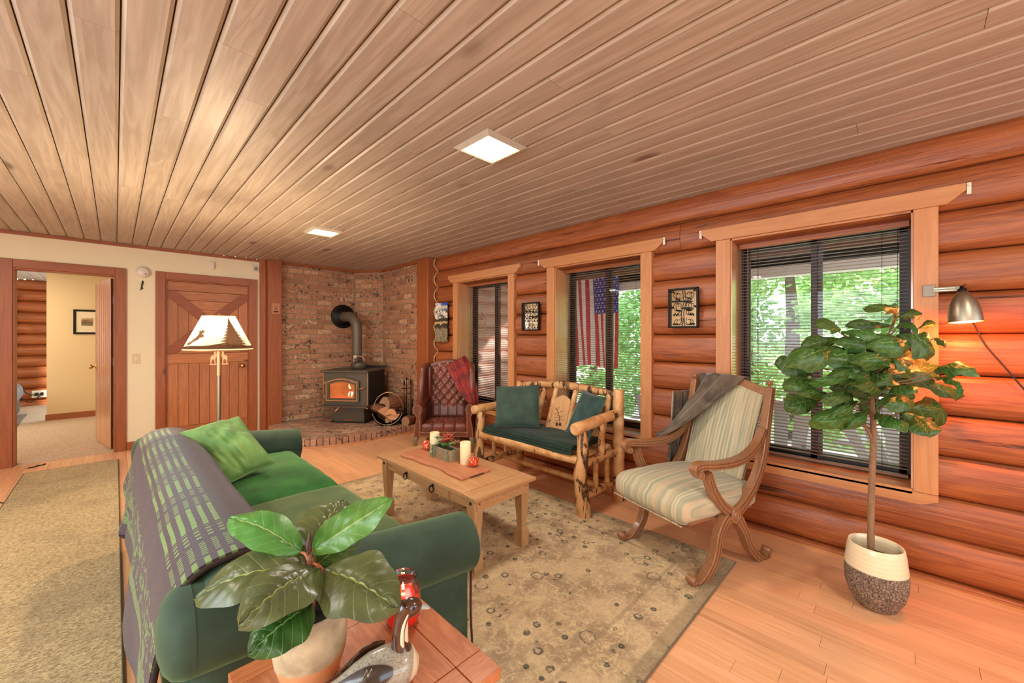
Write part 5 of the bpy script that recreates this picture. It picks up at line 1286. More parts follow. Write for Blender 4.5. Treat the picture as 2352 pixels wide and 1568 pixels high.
big_leaf(AD(735, 1310, .92), AD(548, 1440, .76), .145, m_leafb, bow=.14, seed=7, n=(-.35, -.35, .95))
big_leaf(AD(718, 1388, .89), AD(570, 1505, .78), .115, m_leafd, bow=.12, seed=8, n=(-.5, -.5, .7))
big_leaf(AD(705, 1300, .96), AD(640, 1262, 1.05), .06, m_leafd, bow=.1, seed=9)
# jar candle
jc = thing('jar_candle', 'lit red candle in a clear glass jar behind the duck decoy', 'candle', (.563, .99, ez + .001))
def waxm():
    t = NT('red wax'); t.base('#d8241a'); t.set(Roughness=.35, Subsurface_Weight=.25, Emission_Color=lin('#ff2a18'), Emission_Strength=.28); t.b.inputs['Subsurface Radius'].default_value = (.03, .006, .004); return t.mat
MB().lathe([(.0, .008), (.040, .008), (.0435, .02), (.0435, .078), (.04, .084), (0, .084)], 32, cap=False).build('wax', waxm(), jc)
m_jar = glass('jar glass', .08, (1, .985, .975, 1))
MB().lathe([(0, 0), (.036, 0), (.045, .008), (.047, .03), (.047, .085), (.044, .098), (.035, .108), (.034, .116), (.038, .119), (.038, .127), (.034, .128), (.0325, .118), (.033, .108), (.042, .097), (.045, .084)], 36, cap=False).build('jar', m_jar, jc)
MB().tube([(0, 0, .083), (.001, 0, .093)], .0012, 5).build('wick', m_black, jc)
MB().lathe([(0, .088), (.003, .091), (.0035, .096), (.0018, .104), (0, .11)], 10, cap=False).build('flame', emis('candle flame', '#ffdca0', 30), jc)
light('candle_light', 'POINT', (0, 0, .10), .35, (1, .55, .25), jc, shadow_soft_size=.006)

# duck decoy
T0 = at_z(770, 1585, .60); C0_ = at_z(962, 1512, .60); dv = (C0_ - T0); dv.z = 0; dl = dv.length; ang = math.atan2(dv.y, dv.x)
dk = thing('duck_decoy', 'painted wooden pintail duck decoy on the near corner of the end table', 'decoy', (T0.x, T0.y, ez + .0005), ang)
def duck_mat():
    t = NT('painted grey duck body'); v = t.coord(); s = t.new('ShaderNodeSeparateXYZ'); t.lk(v, s.inputs[0]); n = t.noise(t.mapping(v, (160, 160, 320)), 1, 3, .6, 1)
    c = t.mix(t.step(n, .45, .7), '#a8a190', '#7d7668'); k = t.step(t.math('SUBTRACT', s.outputs[0], t.math('MULTIPLY', s.outputs[2], .35)), dl * .76, dl * .775); c = t.mix(k, c, '#d9cdb0')
    t.base(c); t.set(Roughness=.25, Coat_Weight=.4); return t.mat
Dk = lambda x, y, z: (x * dl, y, z)
pts = [Dk(-.10, 0, .052), Dk(.03, 0, .050), Dk(.2, 0, .047), Dk(.4, 0, .046), Dk(.6, 0, .046), Dk(.8, 0, .045), Dk(.93, 0, .044), Dk(1.0, 0, .045)]
MB().tube(smoothpath(pts, 4), [.002, .012, .030, .043, .047, .045, .032, .004], 24, flat=.92, up=(0, 0, 1)).build('body', duck_mat(), dk)
m_dkw = plain('dark painted wing', '#2e231d', .25, 0, .3, 80, Coat_Weight=.4); m_dkl = plain('painted pale feather line', '#b8a98a', .4); m_dkb = plain('painted brown head', '#4a2f22', .2, 0, .1, 60, Coat_Weight=.5); m_dkc = plain('painted cream', '#e0d3b4', .3)
for sg in (-1, 1):
    def wgf(u, v, sg=sg):
        x = -.12 + .74 * u; hw_ = .022 * math.sin(math.pi * min(1, (u * .93 + .05))) ** .5; an = R(28) + (v - .5) * 1.0 * math.sin(math.pi * min(1, u * .94 + .03)) ** .6
        rr = interp([.006, .016, .032, .0465, .0505, .0485], 21)[min(20, int(u * 20))] + .003
        return Vector((x * dl, sg * -1 * -math.cos(an) * rr * 1.0, .049 + math.sin(an) * rr * .92))
    wg_ = MB().grid(wgf, 20, 10, thick=.002 * sg).build('wing', m_dkw, dk)
    for r_ in range(3):
        zz = []
        for k in range(11):
            u = .38 + .30 * k / 10 - .07 * r_ + (.035 if k % 2 else 0); v_ = .25 + .62 * (k / 10) + (.08 if k % 2 else -.08); p = wgf(u, min(.98, v_)); n_ = Vector((0, p.y, p.z - .049)).normalized(); zz.append(p + n_ * .0028)
        MB().tube(zz, .0011, 4).build('feather_line', m_dkl, wg_)
    MB().rbox(.018, .002, .007, .002, 4, M=T(dl * .42, sg * .0462, .034)).build('rust_patch', plain('rust patch %d' % sg, '#a5593c', .3), dk)
nk = [Dk(.77, 0, .075), Dk(.745, 0, .10), Dk(.755, 0, .13), Dk(.80, 0, .158), Dk(.85, 0, .172)]
MB().tube(smoothpath(nk, 5), [.024, .016, .0145, .017, .019], 18).build('neck', m_dkb, dk)
MB().tube([p + Vector((0, 0, 0)) for p in smoothpath([Dk(.80, 0, .06), Dk(.795, 0, .09), Dk(.80, 0, .12), Dk(.825, 0, .145)], 5)], [.026, .0125, .011, .006], 14).build('throat', m_dkc, dk)
MB().sph(Dk(.885, 0, .165), (.028, .019, .021), 18).build('head', m_dkb, dk)
for sg in (-1, 1):
    MB().tube(smoothpath([Dk(.775, sg * .0125, .085), Dk(.765, sg * .0128, .11), Dk(.785, sg * .0135, .138), Dk(.84, sg * .0165, .162)], 5), [.006, .005, .004, .002], 8).build('neck_stripe', m_dkc, dk)
    MB().sph(Dk(.91, sg * .0172, .171), .0034, 10).build('eye', plain('glass eye %d' % sg, '#120a06', .05), dk)
MB().add([Dk(.97, -.007, .158), Dk(.97, .007, .158), Dk(.97, .006, .170), Dk(.97, -.006, .170), Dk(1.14, -.008, .149), Dk(1.14, .008, .149), Dk(1.14, .006, .1545), Dk(1.14, -.006, .1545)], [(0, 1, 2, 3), (7, 6, 5, 4), (0, 4, 5, 1), (1, 5, 6, 2), (2, 6, 7, 3), (3, 7, 4, 0)]).build('bill', plain('grey blue bill', '#a3b0ae', .25), dk, sub=1, bev=.003)

# ------------------------------------------------------------------ fiddle leaf fig tree
tr_ = thing('fig_tree', 'tall fiddle leaf fig tree in a cream and textured brown pot by the large window', 'plant', (2.70, .12, 0)); G0 = Vector(tr_.location)
def gpot():
    t = NT('cream glaze over crackled brown clay'); v = t.coord(); s = t.new('ShaderNodeSeparateXYZ'); t.lk(v, s.inputs[0]); z = s.outputs[2]; cr = t.voro(v, 75, 'DISTANCE_TO_EDGE').outputs['Distance']; n = t.noise(v, 30, 4, .7)
    lo = t.mix(t.step(cr, .02, .12), '#4f4036', t.mix(t.step(n, .35, .65), '#7d6857', '#a08a74')); k = t.step(t.math('ADD', z, t.math('MULTIPLY', t.noise(v, 12, 2), .01)), .198, .204)
    bd = t.math('ABSOLUTE', t.math('SINE', t.math('MULTIPLY', z, 150))); up = t.mix(t.math('MULTIPLY', bd, .25), '#eadcb8', '#d3bf93'); t.base(t.mix(k, lo, up)); t.set(Roughness=t.math('MULTIPLY_ADD', k, -.6, .8))
    t.bump(t.math('MULTIPLY', t.math('SUBTRACT', 1, k), t.math('ADD', n, t.step(cr, .02, .12))), .5, .008); return t.mat
MB().lathe([(0, 0), (.065, 0), (.078, .008), (.108, .06), (.121, .11), (.124, .15), (.120, .22), (.113, .28), (.108, .305), (.105, .312), (.100, .309), (.103, .28), (.105, .23)], 48, cap=False).build('pot', gpot(), tr_)
MB().lathe([(0, .235), (.07, .24), (.104, .235)], 28, cap=False).build('soil', bpy.data.materials['dark potting soil'], tr_)
m_trunk = wood('grey brown trunk', '#a3805e', '#7d5c40', 2, 3, .8, .3, '#4a3424', 0, .4, 6, rand=False); m_twig = plain('brown twig', '#6b5238', .7)
tk = smoothpath([AD(2000, 1275, 1.99), AD(2001, 1150, 1.99), AD(2005, 1040, 1.98), AD(2006, 990, 1.98), AD(2003, 900, 1.97), AD(2008, 820, 1.97), AD(2040, 770, 1.98), AD(2062, 705, 1.99)], 6)
tk = [Vector((2.70, .135, .24))] + tk
MB().tube([p - G0 for p in tk], [.0155, .0145, .0135, .013, .011, .008, .006, .004, .003], 12, jit=.04).build('trunk', m_trunk, tr_)
MB().tube([p - G0 for p in smoothpath([AD(2004, 1010, 1.98), AD(1985, 975, 1.96), AD(1962, 955, 1.93), AD(1930, 930, 1.9)])], [.008, .006, .004], 8).build('branch', m_trunk, tr_)
MB().tube([p - G0 for p in smoothpath([AD(2004, 945, 1.98), AD(1990, 915, 2.0), AD(1975, 890, 2.04), AD(1950, 860, 2.06)])], [.006, .005, .004], 8).build('branch', m_trunk, tr_)
MB().tube([p - G0 for p in smoothpath([AD(2004, 920, 1.98), AD(2020, 890, 1.96), AD(2050, 850, 1.94), AD(2085, 800, 1.92)])], [.006, .005, .003], 8).build('branch', m_trunk, tr_)
LV = [(1050,215,845,135,60),(1055,230,1265,200,75),(1050,240,1030,128,60),(1010,300,655,295,85),(600,345,430,285,110),(620,400,300,470,130),(540,520,285,545,190),(840,630,520,500,240),(840,590,690,440,100),(900,620,1155,520,165),(1060,370,1385,500,230),
(1150,480,900,420,180),(1230,320,1360,270,60),(1060,300,1230,310,50),(620,350,920,375,90),(275,590,110,590,110),(390,690,165,600,150),(500,740,168,780,120),(840,720,545,780,130),(900,700,1370,640,180),(1350,660,1635,620,150),(1160,740,1560,860,110),(1370,700,1605,800,60),
(920,840,1210,840,120),(1170,930,1000,890,140),(1130,945,1480,980,190),(1090,970,1290,1130,130),(1190,1010,1310,1165,170),(880,1000,1110,1100,160),(460,880,188,930,150),(760,1010,415,1040,130),(780,1020,535,1090,80),(540,850,280,830,85),(700,820,640,960,90),(975,880,775,960,125),
(740,900,560,985,90),(760,740,420,720,75),(860,740,600,660,110),(880,800,740,860,70),(1000,420,690,440,100),(940,720,1340,740,90),(1350,400,1432,450,42),(700,640,560,700,80),(830,960,700,1080,80),(860,560,880,430,90),(960,560,1180,640,110),(900,500,640,400,120),(700,900,500,850,100)]
me_l = []
for kd in range(3):
    me_l.append(leafgrid(lambda u, kd=kd: Vector((u, 0, (.10 + .05 * kd) * math.sin(math.pi * u * .9) - .12 * u * u * kd)), Vector((0, 1, 0)), Vector((0, 0, 1)), 1, 1, 0, .045 + .02 * kd, .10 + .05 * kd, kd * 2.1, 14, 8).mesh('leaf', m_leaf))
rl = random.Random(4)
for k_ in range(20):
    an_ = rl.uniform(0, 6.28); ra_ = rl.uniform(.15, .8); bx_, by_ = 870 + 260 * ra_ * math.cos(an_), 690 + 190 * ra_ * math.sin(an_)
    LV.append((bx_, by_, bx_ + rl.choice((-1, 1)) * rl.uniform(170, 250), by_ + rl.uniform(-70, 90), rl.uniform(110, 160)))
cxx = AD(2003, 880, 1.98)
for (bx, by, tx, ty, wd) in LV:
    du, dv_ = 1750 + bx / 3.409, 660 + by / 3.409; eu, ev = 1750 + tx / 3.409, 660 + ty / 3.409
    off = (abs(eu - 2003) / 250); sgd = rl.uniform(-1, 1)
    Db = 1.97 + .06 * sgd * min(1, abs(du - 2003) / 80); Dt = Db + sgd * .17 - .03
    b = AD(du, dv_, Db); tp = AD(eu, ev, Dt); ax = tp - b; L = ax.length
    n = Vector((-.65 + rl.uniform(-.35, .35), -.5 + rl.uniform(-.35, .35), .5)); n = (n - ax * (n.dot(ax) / L / L)).normalized(); sd = n.cross(ax.normalized())
    W = wd / 3.409 / 912 * (Db + Dt) / 2 * 1.42
    o = link('leaf', me_l[rl.randrange(3)], tr_); m4 = frame(b - G0, ax, sd * W, n * (W + L) / 2); o.matrix_local = m4
    near = min(tk[4:], key=lambda p: (p - b).length + max(0, p.z - b.z + .05) * 3)
    if (near - b).length > .01: MB().tube([q - G0 for q in smoothpath([near, near.lerp(b, .6) + Vector((0, 0, -.012)), b], 4)], [.0032, .0022], 6).build('twig', m_twig, tr_)
# ------------------------------------------------------------------ floor lamp
fl = thing('floor_lamp', 'lit floor lamp with a parchment shade of pine tree and moose cutouts behind the sofa', 'lamp', (.575, 3.83, 0))
def shade_mat():
    t = NT('parchment lamp shade'); v = t.coord(); n = t.noise(v, 9, 4, .6); c = t.mix(t.step(n, .3, .7), '#fbe3b4', '#ffeec8'); d = t.new('ShaderNodeBsdfDiffuse'); t.lk(c, d.inputs[0]); tr = t.new('ShaderNodeBsdfTranslucent'); t.lk(c, tr.inputs[0])
    mx = t.new('ShaderNodeMixShader'); mx.inputs[0].default_value = .085; t.lk(d.outputs[0], mx.inputs[1]); t.lk(tr.outputs[0], mx.inputs[2]); t.lk(mx.outputs[0], t.out.inputs[0]); return t.mat
RB_, RT_, ZB_, ZT_ = .228, .106, 1.243, 1.508
MB().lathe([(RB_, ZB_), (RT_, ZT_)], 48, cap=False).build('shade', shade_mat(), fl)
m_dark = plain('rust brown silhouette paper', '#8a5f3a', .8)
def cone(x, z, d=.0025): # x arc metres at mid height from the camera-facing line, z height
    k = (z - ZB_) / (ZT_ - ZB_); r = RB_ + (RT_ - RB_) * k; th = math.atan2(-3.83, -.575) + x / .167; return Vector(((r + d) * math.cos(th), (r + d) * math.sin(th), z))
def cut(name, poly): # triangulated flat polygon wrapped on the shade
    bm = MB(); n = len(poly); c = (sum(p[0] for p in poly) / n, sum(p[1] for p in poly) / n)
    vs = [cone(*p) for p in poly] + [cone(*p, d=.0015) for p in poly]
    me = bm.add(vs, [tuple(range(n)), tuple(range(2 * n - 1, n - 1, -1))] + [(i, n + i, n + (i + 1) % n, (i + 1) % n) for i in range(n)]); return me.build(name, m_dark, fl)
for k in range(30):
    x0, x1 = -.6 + .04 * k, -.6 + .04 * (k + 1); h = lambda x: 1.285 + .012 * math.sin(x * 14 + 1) + .006 * math.sin(x * 31)
    if k == 0: band = MB()
    q = [cone(x0, ZB_ + .012), cone(x1, ZB_ + .012), cone(x1, h(x1)), cone(x0, h(x0))]; band.add(q, [(0, 1, 2, 3)]); band.add([p * 1.0 for p in q], [(3, 2, 1, 0)])
band.build('hill_silhouette', m_dark, fl)
tree_pts = []; xt = .085
nl = 9
for k in range(nl): z = 1.485 - k * .0225; w_ = .008 + k * .0068; tree_pts += [(xt - w_ * .62, z), (xt - w_, z - .017)]
tree = [(xt, 1.492)] + tree_pts + [(2 * xt - x, z) for x, z in reversed(tree_pts)]
tm = MB()
for k in range(nl):
    z = 1.492 - k * .0225; w0, w1 = .003 + k * .0050, .012 + k * .0098
    for q in range(6):
        a0, a1 = -1 + q / 3, -1 + (q + 1) / 3
        tm.add([cone(xt + w0 * a0, z), cone(xt + w0 * a1, z), cone(xt + w1 * a1, z - .026), cone(xt + w1 * a0, z - .026)], [(3, 2, 1, 0), (0, 1, 2, 3)])
tm.build('pine_silhouette', m_dark, fl)
mo = MB()
for p in ([(-.20, 1.29), (-.135, 1.345), (-.115, 1.345), (-.11, 1.33), (-.17, 1.285)], [(-.14, 1.34), (-.125, 1.368), (-.105, 1.372), (-.085, 1.352), (-.09, 1.342), (-.115, 1.338)], [(-.125, 1.365), (-.135, 1.39), (-.128, 1.40), (-.118, 1.385), (-.108, 1.405), (-.1, 1.388), (-.085, 1.395), (-.092, 1.378), (-.11, 1.368)]):
    mo.add([cone(*q) for q in p], [tuple(range(len(p))), tuple(range(len(p) - 1, -1, -1))])
mo.build('moose_silhouette', m_dark, fl)
for (r, z, n) in ((RB_ - .012, ZB_ + .022, 40), (RT_ + .006, ZT_ - .01, 24)):
    lc = MB()
    for k in range(n):
        a0 = 2 * math.pi * k / n; a1 = a0 + 2 * math.pi / n * .7; s_ = .008 if k % 2 else -.008; lc.tube([((r + .004) * math.cos(a0), (r + .004) * math.sin(a0), z - s_), ((r + .004) * math.cos(a1), (r + .004) * math.sin(a1), z + s_)], .0016, 4)
    lc.build('lacing', plain('leather lacing %d' % n, '#7a4a2c', .7), fl)
MB().tube([(RB_ * math.cos(2 * math.pi * k / 40), RB_ * math.sin(2 * math.pi * k / 40), ZB_) for k in range(40)], .004, 6, closed=True).build('shade_rim', m_gold, fl)
MB().tube([(RT_ * math.cos(2 * math.pi * k / 40), RT_ * math.sin(2 * math.pi * k / 40), ZT_) for k in range(40)], .003, 6, closed=True).build('shade_rim', m_gold, fl)
MB().lathe([(.012, 0), (.012, .018), (.006, .022), (0, .024)], 12, M=T(0, 0, ZT_ - .004)).build('finial', m_brass, fl)
for k in range(3): an = k * 2 * math.pi / 3; MB().tube([(0, 0, ZT_ - .006), (RT_ * math.cos(an), RT_ * math.sin(an), ZT_)], .0018, 5).build('spider', m_brass, fl)
MB().tube([(0, 0, .03), (0, 0, 1.05)], .0125, 14).build('pole', m_nickel, fl); MB().tube([(0, 0, 1.05), (0, 0, 1.30)], .016, 14).build('upper_pole', m_gold, fl)
for z in (.60, 1.05, 1.13): MB().tube([(0, 0, z - .006), (0, 0, z + .006)], .018, 14).build('collar', m_gold, fl)
MB().lathe([(.15, 0), (.15, .012), (.12, .022), (.03, .03), (.014, .05)], 32).build('base', m_nickel, fl)
MB().lathe([(.015, 1.30), (.018, 1.34), (.03, 1.37), (.032, 1.395), (.02, 1.42), (0, 1.425)], 16, cap=False).build('bulb', emis('warm bulb', '#ffd9a0', 4), fl)
thl = math.atan2(-3.83, -.575) + math.pi / 2
dq = [(0, 0), (.004, .035), (-.002, .055), (-.006, .06), (-.004, .072), (.0, .085), (-.004, .095), (.006, .10), (.012, .088), (.010, .07), (.022, .065), (.032, .058), (.034, .03), (.032, 0), (.028, 0), (.026, .032), (.010, .036), (.006, 0)]
for sg in (-1, 1):
    Md = T(0, 0, 1.135) @ RZ(thl) @ T(sg * .02, 0, 0) @ Matrix.Scale(sg, 4, (1, 0, 0)) @ XZ
    MB().extr(dq, -.002, .002, M=Md).build('deer_figure', m_gold, fl)
    MB().box(min(0, sg * .06), max(0, sg * .06), -.003, .003, 1.128, 1.135, M=RZ(thl)).build('deer_ledge', m_gold, fl)
light('floor_lamp_bulb', 'POINT', (0, 0, 1.452), LAMP_W, (1, .74, .45), fl, shadow_soft_size=.018)

# ------------------------------------------------------------------ ceiling lights
m_lframe = plain('satin silver light frame', '#c4bcae', .4, .2)
m_diff = emis('frosted light panel', '#ffe6c0', 2.6)
for i, (x, y) in enumerate(((1.53, 1.71), (1.53, 4.31), (1.53, -.9), (-1.3, -.9), (-1.3, 2.0), (-1.35, 4.9))):  # last four are unseen, added to fill the room with light
    lab = ['square brushed metal ceiling light, the larger one overhead', 'square brushed metal ceiling light, the farther one towards the stove'][i] if i < 2 else 'added unseen square ceiling light ' + ['behind the camera on the window side', 'behind the camera on the left', 'left of the camera beside the runner', 'far left above the doorway'][i - 2]
    c_ = thing('ceiling_light', lab, 'light', (x, y, H - .02), 0, 'square recessed ceiling lights')
    f_ = MB(); h0, h1 = .152, .122
    for k in range(4):
        Mk = RZ(k * math.pi / 2); f_.add([(-h0, -h0, .018), (h0, -h0, .018), (h1, -h1, 0), (-h1, -h1, 0), (-h1, -h1, .014), (h1, -h1, .014)], [(0, 1, 2, 3), (3, 2, 5, 4)], 0, False, Mk)
    f_.build('frame', m_lframe, c_); MB().box(-h1, h1, -h1, h1, .010, .018).build('diffuser', m_diff, c_)
    light('ceiling_lamp', 'AREA', (0, 0, -.006), CEIL_LIGHT_W, (1, .90, .77), c_, shape='SQUARE', size=.23)
light('bedroom_fill', 'AREA', (-1.2, 8.6, H - .03), 30, (1, .85, .68), None, shape='SQUARE', size=.3)  # added fill light for the bedroom, no fixture is seen

# ------------------------------------------------------------------ clip lamp by the large window
m_clip = plain('grey clip metal', '#8f8472', .45, .3)
cl = thing('wall_lamp', 'brushed metal dome clip lamp beside the large window casting an orange glow', 'lamp', (3.145, -.07, 1.60)); K0 = Vector(cl.location)
MB().box(-.006, 0, -.03, .02, -.035, .03).build('clip_plate', m_clip, cl, bev=.003)
MB().box(-.012, -.005, -.14, -.02, -.012, .014).build('clip_arm', m_clip, cl, bev=.002)
for z in (-.006, .006): MB().box(-.0135, -.012, -.10, -.02, z - .0015, z + .0015).build('clip_rib', m_steel, cl)
sp_c = Vector((2.955, -.195, 1.42)) - K0
MB().tube([Vector((-.01, -.13, 0)), Vector((-.06, -.13, .01)), Vector((-.12, -.127, .01)), sp_c + Vector((.02, 0, .15))], .006, 8).build('gooseneck', m_steel, cl)
Ms = T(*sp_c) @ RX(R(-4)) @ RY(R(4))
MB().lathe([(.060, 0), (.0595, .02), (.056, .055), (.049, .09), (.037, .122), (.022, .145), (.010, .156), (.008, .157), (.034, .12), (.046, .088), (.053, .054), (.057, .02), (.058, 0)], 48, M=Ms, cap=False).build('shade', m_nickel, cl)
MB().lathe([(.016, .15), (.016, .165), (.007, .17), (.007, .18), (0, .182)], 16, M=Ms, cap=False).build('switch_cap', m_black, cl)
MB().lathe([(0, .02), (.02, .025), (.026, .045), (.016, .075), (.012, .10)], 16, M=Ms, cap=False).build('bulb', emis('orange bulb', '#ffb070', 5), cl)
MB().tube([p - K0 for p in smoothpath([Vector((3.0, -.21, 1.44)), Vector((3.12, -.235, 1.41)), at_x(2262, 790, 3.145), at_x(2310, 845, 3.14), at_x(2352, 893, 3.14), at_x(2420, 965, 3.14), at_x(2520, 1020, 3.14)])], .0035, 6).build('cord', m_cord, cl)
light('clip_lamp_bulb', 'POINT', tuple(sp_c + Vector((.0, 0, .012))), SPOT_W, (1, .20, .045), cl, shadow_soft_size=.05)

# ------------------------------------------------------------------ things on the back wall
sd_ = thing('smoke_detector', 'round white smoke detector above the black lizard ornament', 'smoke detector', (.236, YB - .001, 2.125)); MX = RX(R(90))
MB().lathe([(.070, 0), (.070, .014), (.066, .022), (.055, .026), (.054, .030), (.046, .036), (0, .040)], 40, M=MX).build('housing', m_white, sd_); MB().lathe([(.008, 0), (.008, .003), (0, .004)], 12, M=T(.022, -.038, -.022) @ MX).build('test_button', plain('grey button', '#8a8070', .5), sd_)
MB().sph((.0, -.0385, -.030), .003, 8).build('indicator', m_black, sd_)
def lizard(name, lab, M, cat='ornament', k=1.0):
    m = MB(); Z = [Vector(p) * k for p in ((0, .055, 0), (.004, .03, 0), (-.002, 0, 0), (.003, -.03, 0), (-.012, -.058, 0))]
    m.tube(smoothpath(Z, 5), [.008 * k, .006 * k, .007 * k, .006 * k, .002 * k], 8, flat=.5, up=(0, 0, 1)); m.sph((0, .055 * k, 0), (.008 * k, .011 * k, .004 * k), 8)
    for (x, y, x2, y2) in ((.0, .03, -.018, .022), (.0, .03, .016, .04), (.0, -.022, -.016, -.035), (0, -.022, .018, -.032)): m.tube([(x * k, y * k, 0), ((x + x2) / 2 * k, (y2 + y) / 2 * k + .004 * k, 0), (x2 * k, y2 * k, 0)], .0028 * k, 6)
    o = m.build(name, m_black); o.matrix_basis = M; return tag(o, lab, cat)
lizard('lizard_ornament', 'small black iron lizard hung below the smoke detector', T(.227, YB - .006, 1.958) @ RX(R(90)) @ RZ(R(-6)))
pq = at_z(82, 1071, .003); lizard('lizard_floor_mark', 'small lizard shape on the floor before the open doorway, standing in for a reflection', T(pq.x, pq.y, .005) @ RZ(R(-50)), k=1.3)  # flat shape stands in for a reflected duplicate of the wall lizard
ms = thing('motion_sensor', 'small white motion sensor above the closed plank door', 'sensor', (.905, YB - .001, 2.288)); MB().rbox(.032, .014, .05, .01, 6, M=T(0, -.014, 0)).build('housing', m_white, ms); MB().sph((0, -.028, .01), .003, 8).build('lens', m_black, ms)
al = thing('door_chime', 'square white alarm sounder with round grille beside the red brown post', 'alarm', (1.408, YB - .001, 2.305)); MB().box(-.042, .042, -.024, 0, -.045, .045).build('housing', m_white, al, bev=.006)
MB().lathe([(.028, 0), (.028, .002), (.024, .003), (.022, .0015), (.012, .0015), (.010, .003), (0, .003)], 24, M=T(0, -.024, 0) @ MX).build('grille', plain('grey grille', '#a3988a', .5), al)
for k in range(6): an = k * math.pi / 3; MB().box(-.002, .002, -.0285, -.027, .012, .022, M=RY(an)).build('grille_bar', m_black, al)
sw = thing('light_switch', 'cream light switch plate between the doorway and the plank door', 'switch', (.176, YB - .001, 1.082)); MB().box(-.036, .036, -.006, 0, -.058, .058).build('plate', plain('almond plastic', '#dcc59c', .4), sw, bev=.003); MB().box(-.010, .010, -.014, -.006, -.018, .018).build('toggle', m_white, sw, bev=.002)
for z in (-.042, .042): MB().sph((0, -.006, z), .003, 8).build('screw', m_steel, sw)
wp = thing('bear_plaque', 'small carved wooden plaque with a brass ring on the red brown post', 'plaque', (1.618, YB - .172, 1.745)); MB().box(-.055, .055, -.012, 0, -.075, .075).build('board', m_board, wp, bev=.003)
MB().tube([(.034 * math.cos(R(-50 + 280 * k / 14)), -.018, .008 + .036 * math.sin(R(-50 + 280 * k / 14))) for k in range(15)], .005, 6).build('ring', m_gold, wp); MB().rbox(.03, .006, .008, .004, 4, M=T(0, -.018, -.045)).build('figure', m_stoved, wp); MB().rbox(.012, .005, .012, .004, 4, M=T(.0, -.017, .0)).build('figure', m_red, wp)

# bedroom details
pf = thing('framed_picture', 'black framed small landscape picture on the bedroom wall', 'picture', (-.36, 9.729, 1.51)); q0, q1 = at_y(164, 710, 9.71), at_y(227, 767, 9.71)
qw, qh = (q1.x - q0.x) / 2, (q0.z - q1.z) / 2; pf.location = ((q0.x + q1.x) / 2 + .02, 9.728, (q0.z + q1.z) / 2)
for (x0, x1, z0, z1) in ((-qw, -qw + .03, -qh, qh), (qw - .03, qw, -qh, qh), (-qw + .03, qw - .03, -qh, -qh + .03), (-qw + .03, qw - .03, qh - .03, qh)): MB().box(x0, x1, -.025, 0, z0, z1).build('frame_side', m_black, pf, bev=.003)
MB().box(-qw + .02, qw - .02, -.012, -.004, -qh + .02, qh - .02).build('mat_board', plain('cream mat board', '#e3d2ac', .9), pf)
def land():
    t = NT('small landscape print'); v = t.coord(); s = t.new('ShaderNodeSeparateXYZ'); t.lk(v, s.inputs[0]); n = t.noise(v, 40, 4, .6); c = t.ramp(t.math('ADD', t.math('MULTIPLY', s.outputs[2], 5), n), [(.1, '#8a7a4a'), (.45, '#5c5434'), (.6, '#8a5a3a'), (.8, '#c4ac7a')]); t.base(c); return t.mat
MB().box(-qw * .42, qw * .42, -.016, -.012, -qh * .32, qh * .32).build('print', land(), pf)
ob = thing('wall_outlet', 'white bedroom outlet with two plugs on the log wall', 'outlet', (0, 0, 0)); oq = at_y(95, 904, 11.99); ob.location = oq
MB().box(-.12, .12, -.01, .0, -.07, .07).build('plate', m_white, ob, bev=.003)
for x in (-.06, .01): MB().rbox(.022, .03, .03, .01, 4, M=T(x, -.035, 0)).build('plug', m_cord, ob)
for i, (e0, e1) in enumerate((((90, 905), (31, 888)), ((92, 908), (31, 915)))):
    p, q = at_y(*e0, 11.93), at_y(*e1, 11.9); o = MB().tube(smoothpath([p, p.lerp(q, .4) + Vector((0, 0, -.06 - .05 * i)), p.lerp(q, .8) + Vector((0, 0, .02)), q]), .009, 6).build('power_cord', m_cord)
    tag(o, ['upper', 'lower'][i] + ' black power cord running left from the bedroom outlet', 'cord', 'power cords in the bedroom')
for i, u in enumerate((39, 57, 76, 94)):
    p = at_y(u, 641, 11.93); o = thing('string_light', ['leftmost', 'second from left', 'third from left', 'rightmost'][i] + ' tiny lit bulb along the bedroom ceiling edge', 'string light', p, 0, 'string light bulbs in the bedroom'); MB().sph((0, 0, 0), .014, 8).build('bulb', emis('fairy bulb', '#ffe9c0', 6) if i == 0 else bpy.data.materials['fairy bulb'], o); MB().box(-.006, .006, -.006, .006, .012, .03).build('socket', m_white, o)
s_ = MB().tube([at_y(u, 640 - .5 * math.sin(u * .35), 11.95) for u in range(20, 110, 6)], .006, 5).build('light_string_wire', m_white); tag(s_, 'white wire carrying the bulbs along the bedroom ceiling edge', 'wire')
bdm = thing('bed', 'dark grey bed corner showing at the left edge of the doorway', 'bed', (-1.55, 10.1, .004)); 
MB().rbox(.42, .75, .14, .10, 10, .05, M=T(0, 0, .40), wob=.02).build('duvet', fabric('slate grey duvet', '#3a4044', '#5f6668', .9, .2, 8), bdm); MB().rbox(.40, .73, .13, .05, 6, M=T(0, 0, .16)).build('mattress_base', fabric('charcoal bed base', '#2a2c2e', '#3a3c3e', .9, .1), bdm)
for (x, y) in ((-.3, -.6), (.3, -.6), (.3, .6), (-.3, .6)): MB().box(x - .03, x + .03, y - .03, y + .03, 0, .06).build('leg', m_black, bdm)
r1, r2, r3 = at_z(31, 990, .004), at_z(64, 951, .004), at_z(40, 952, .004); 
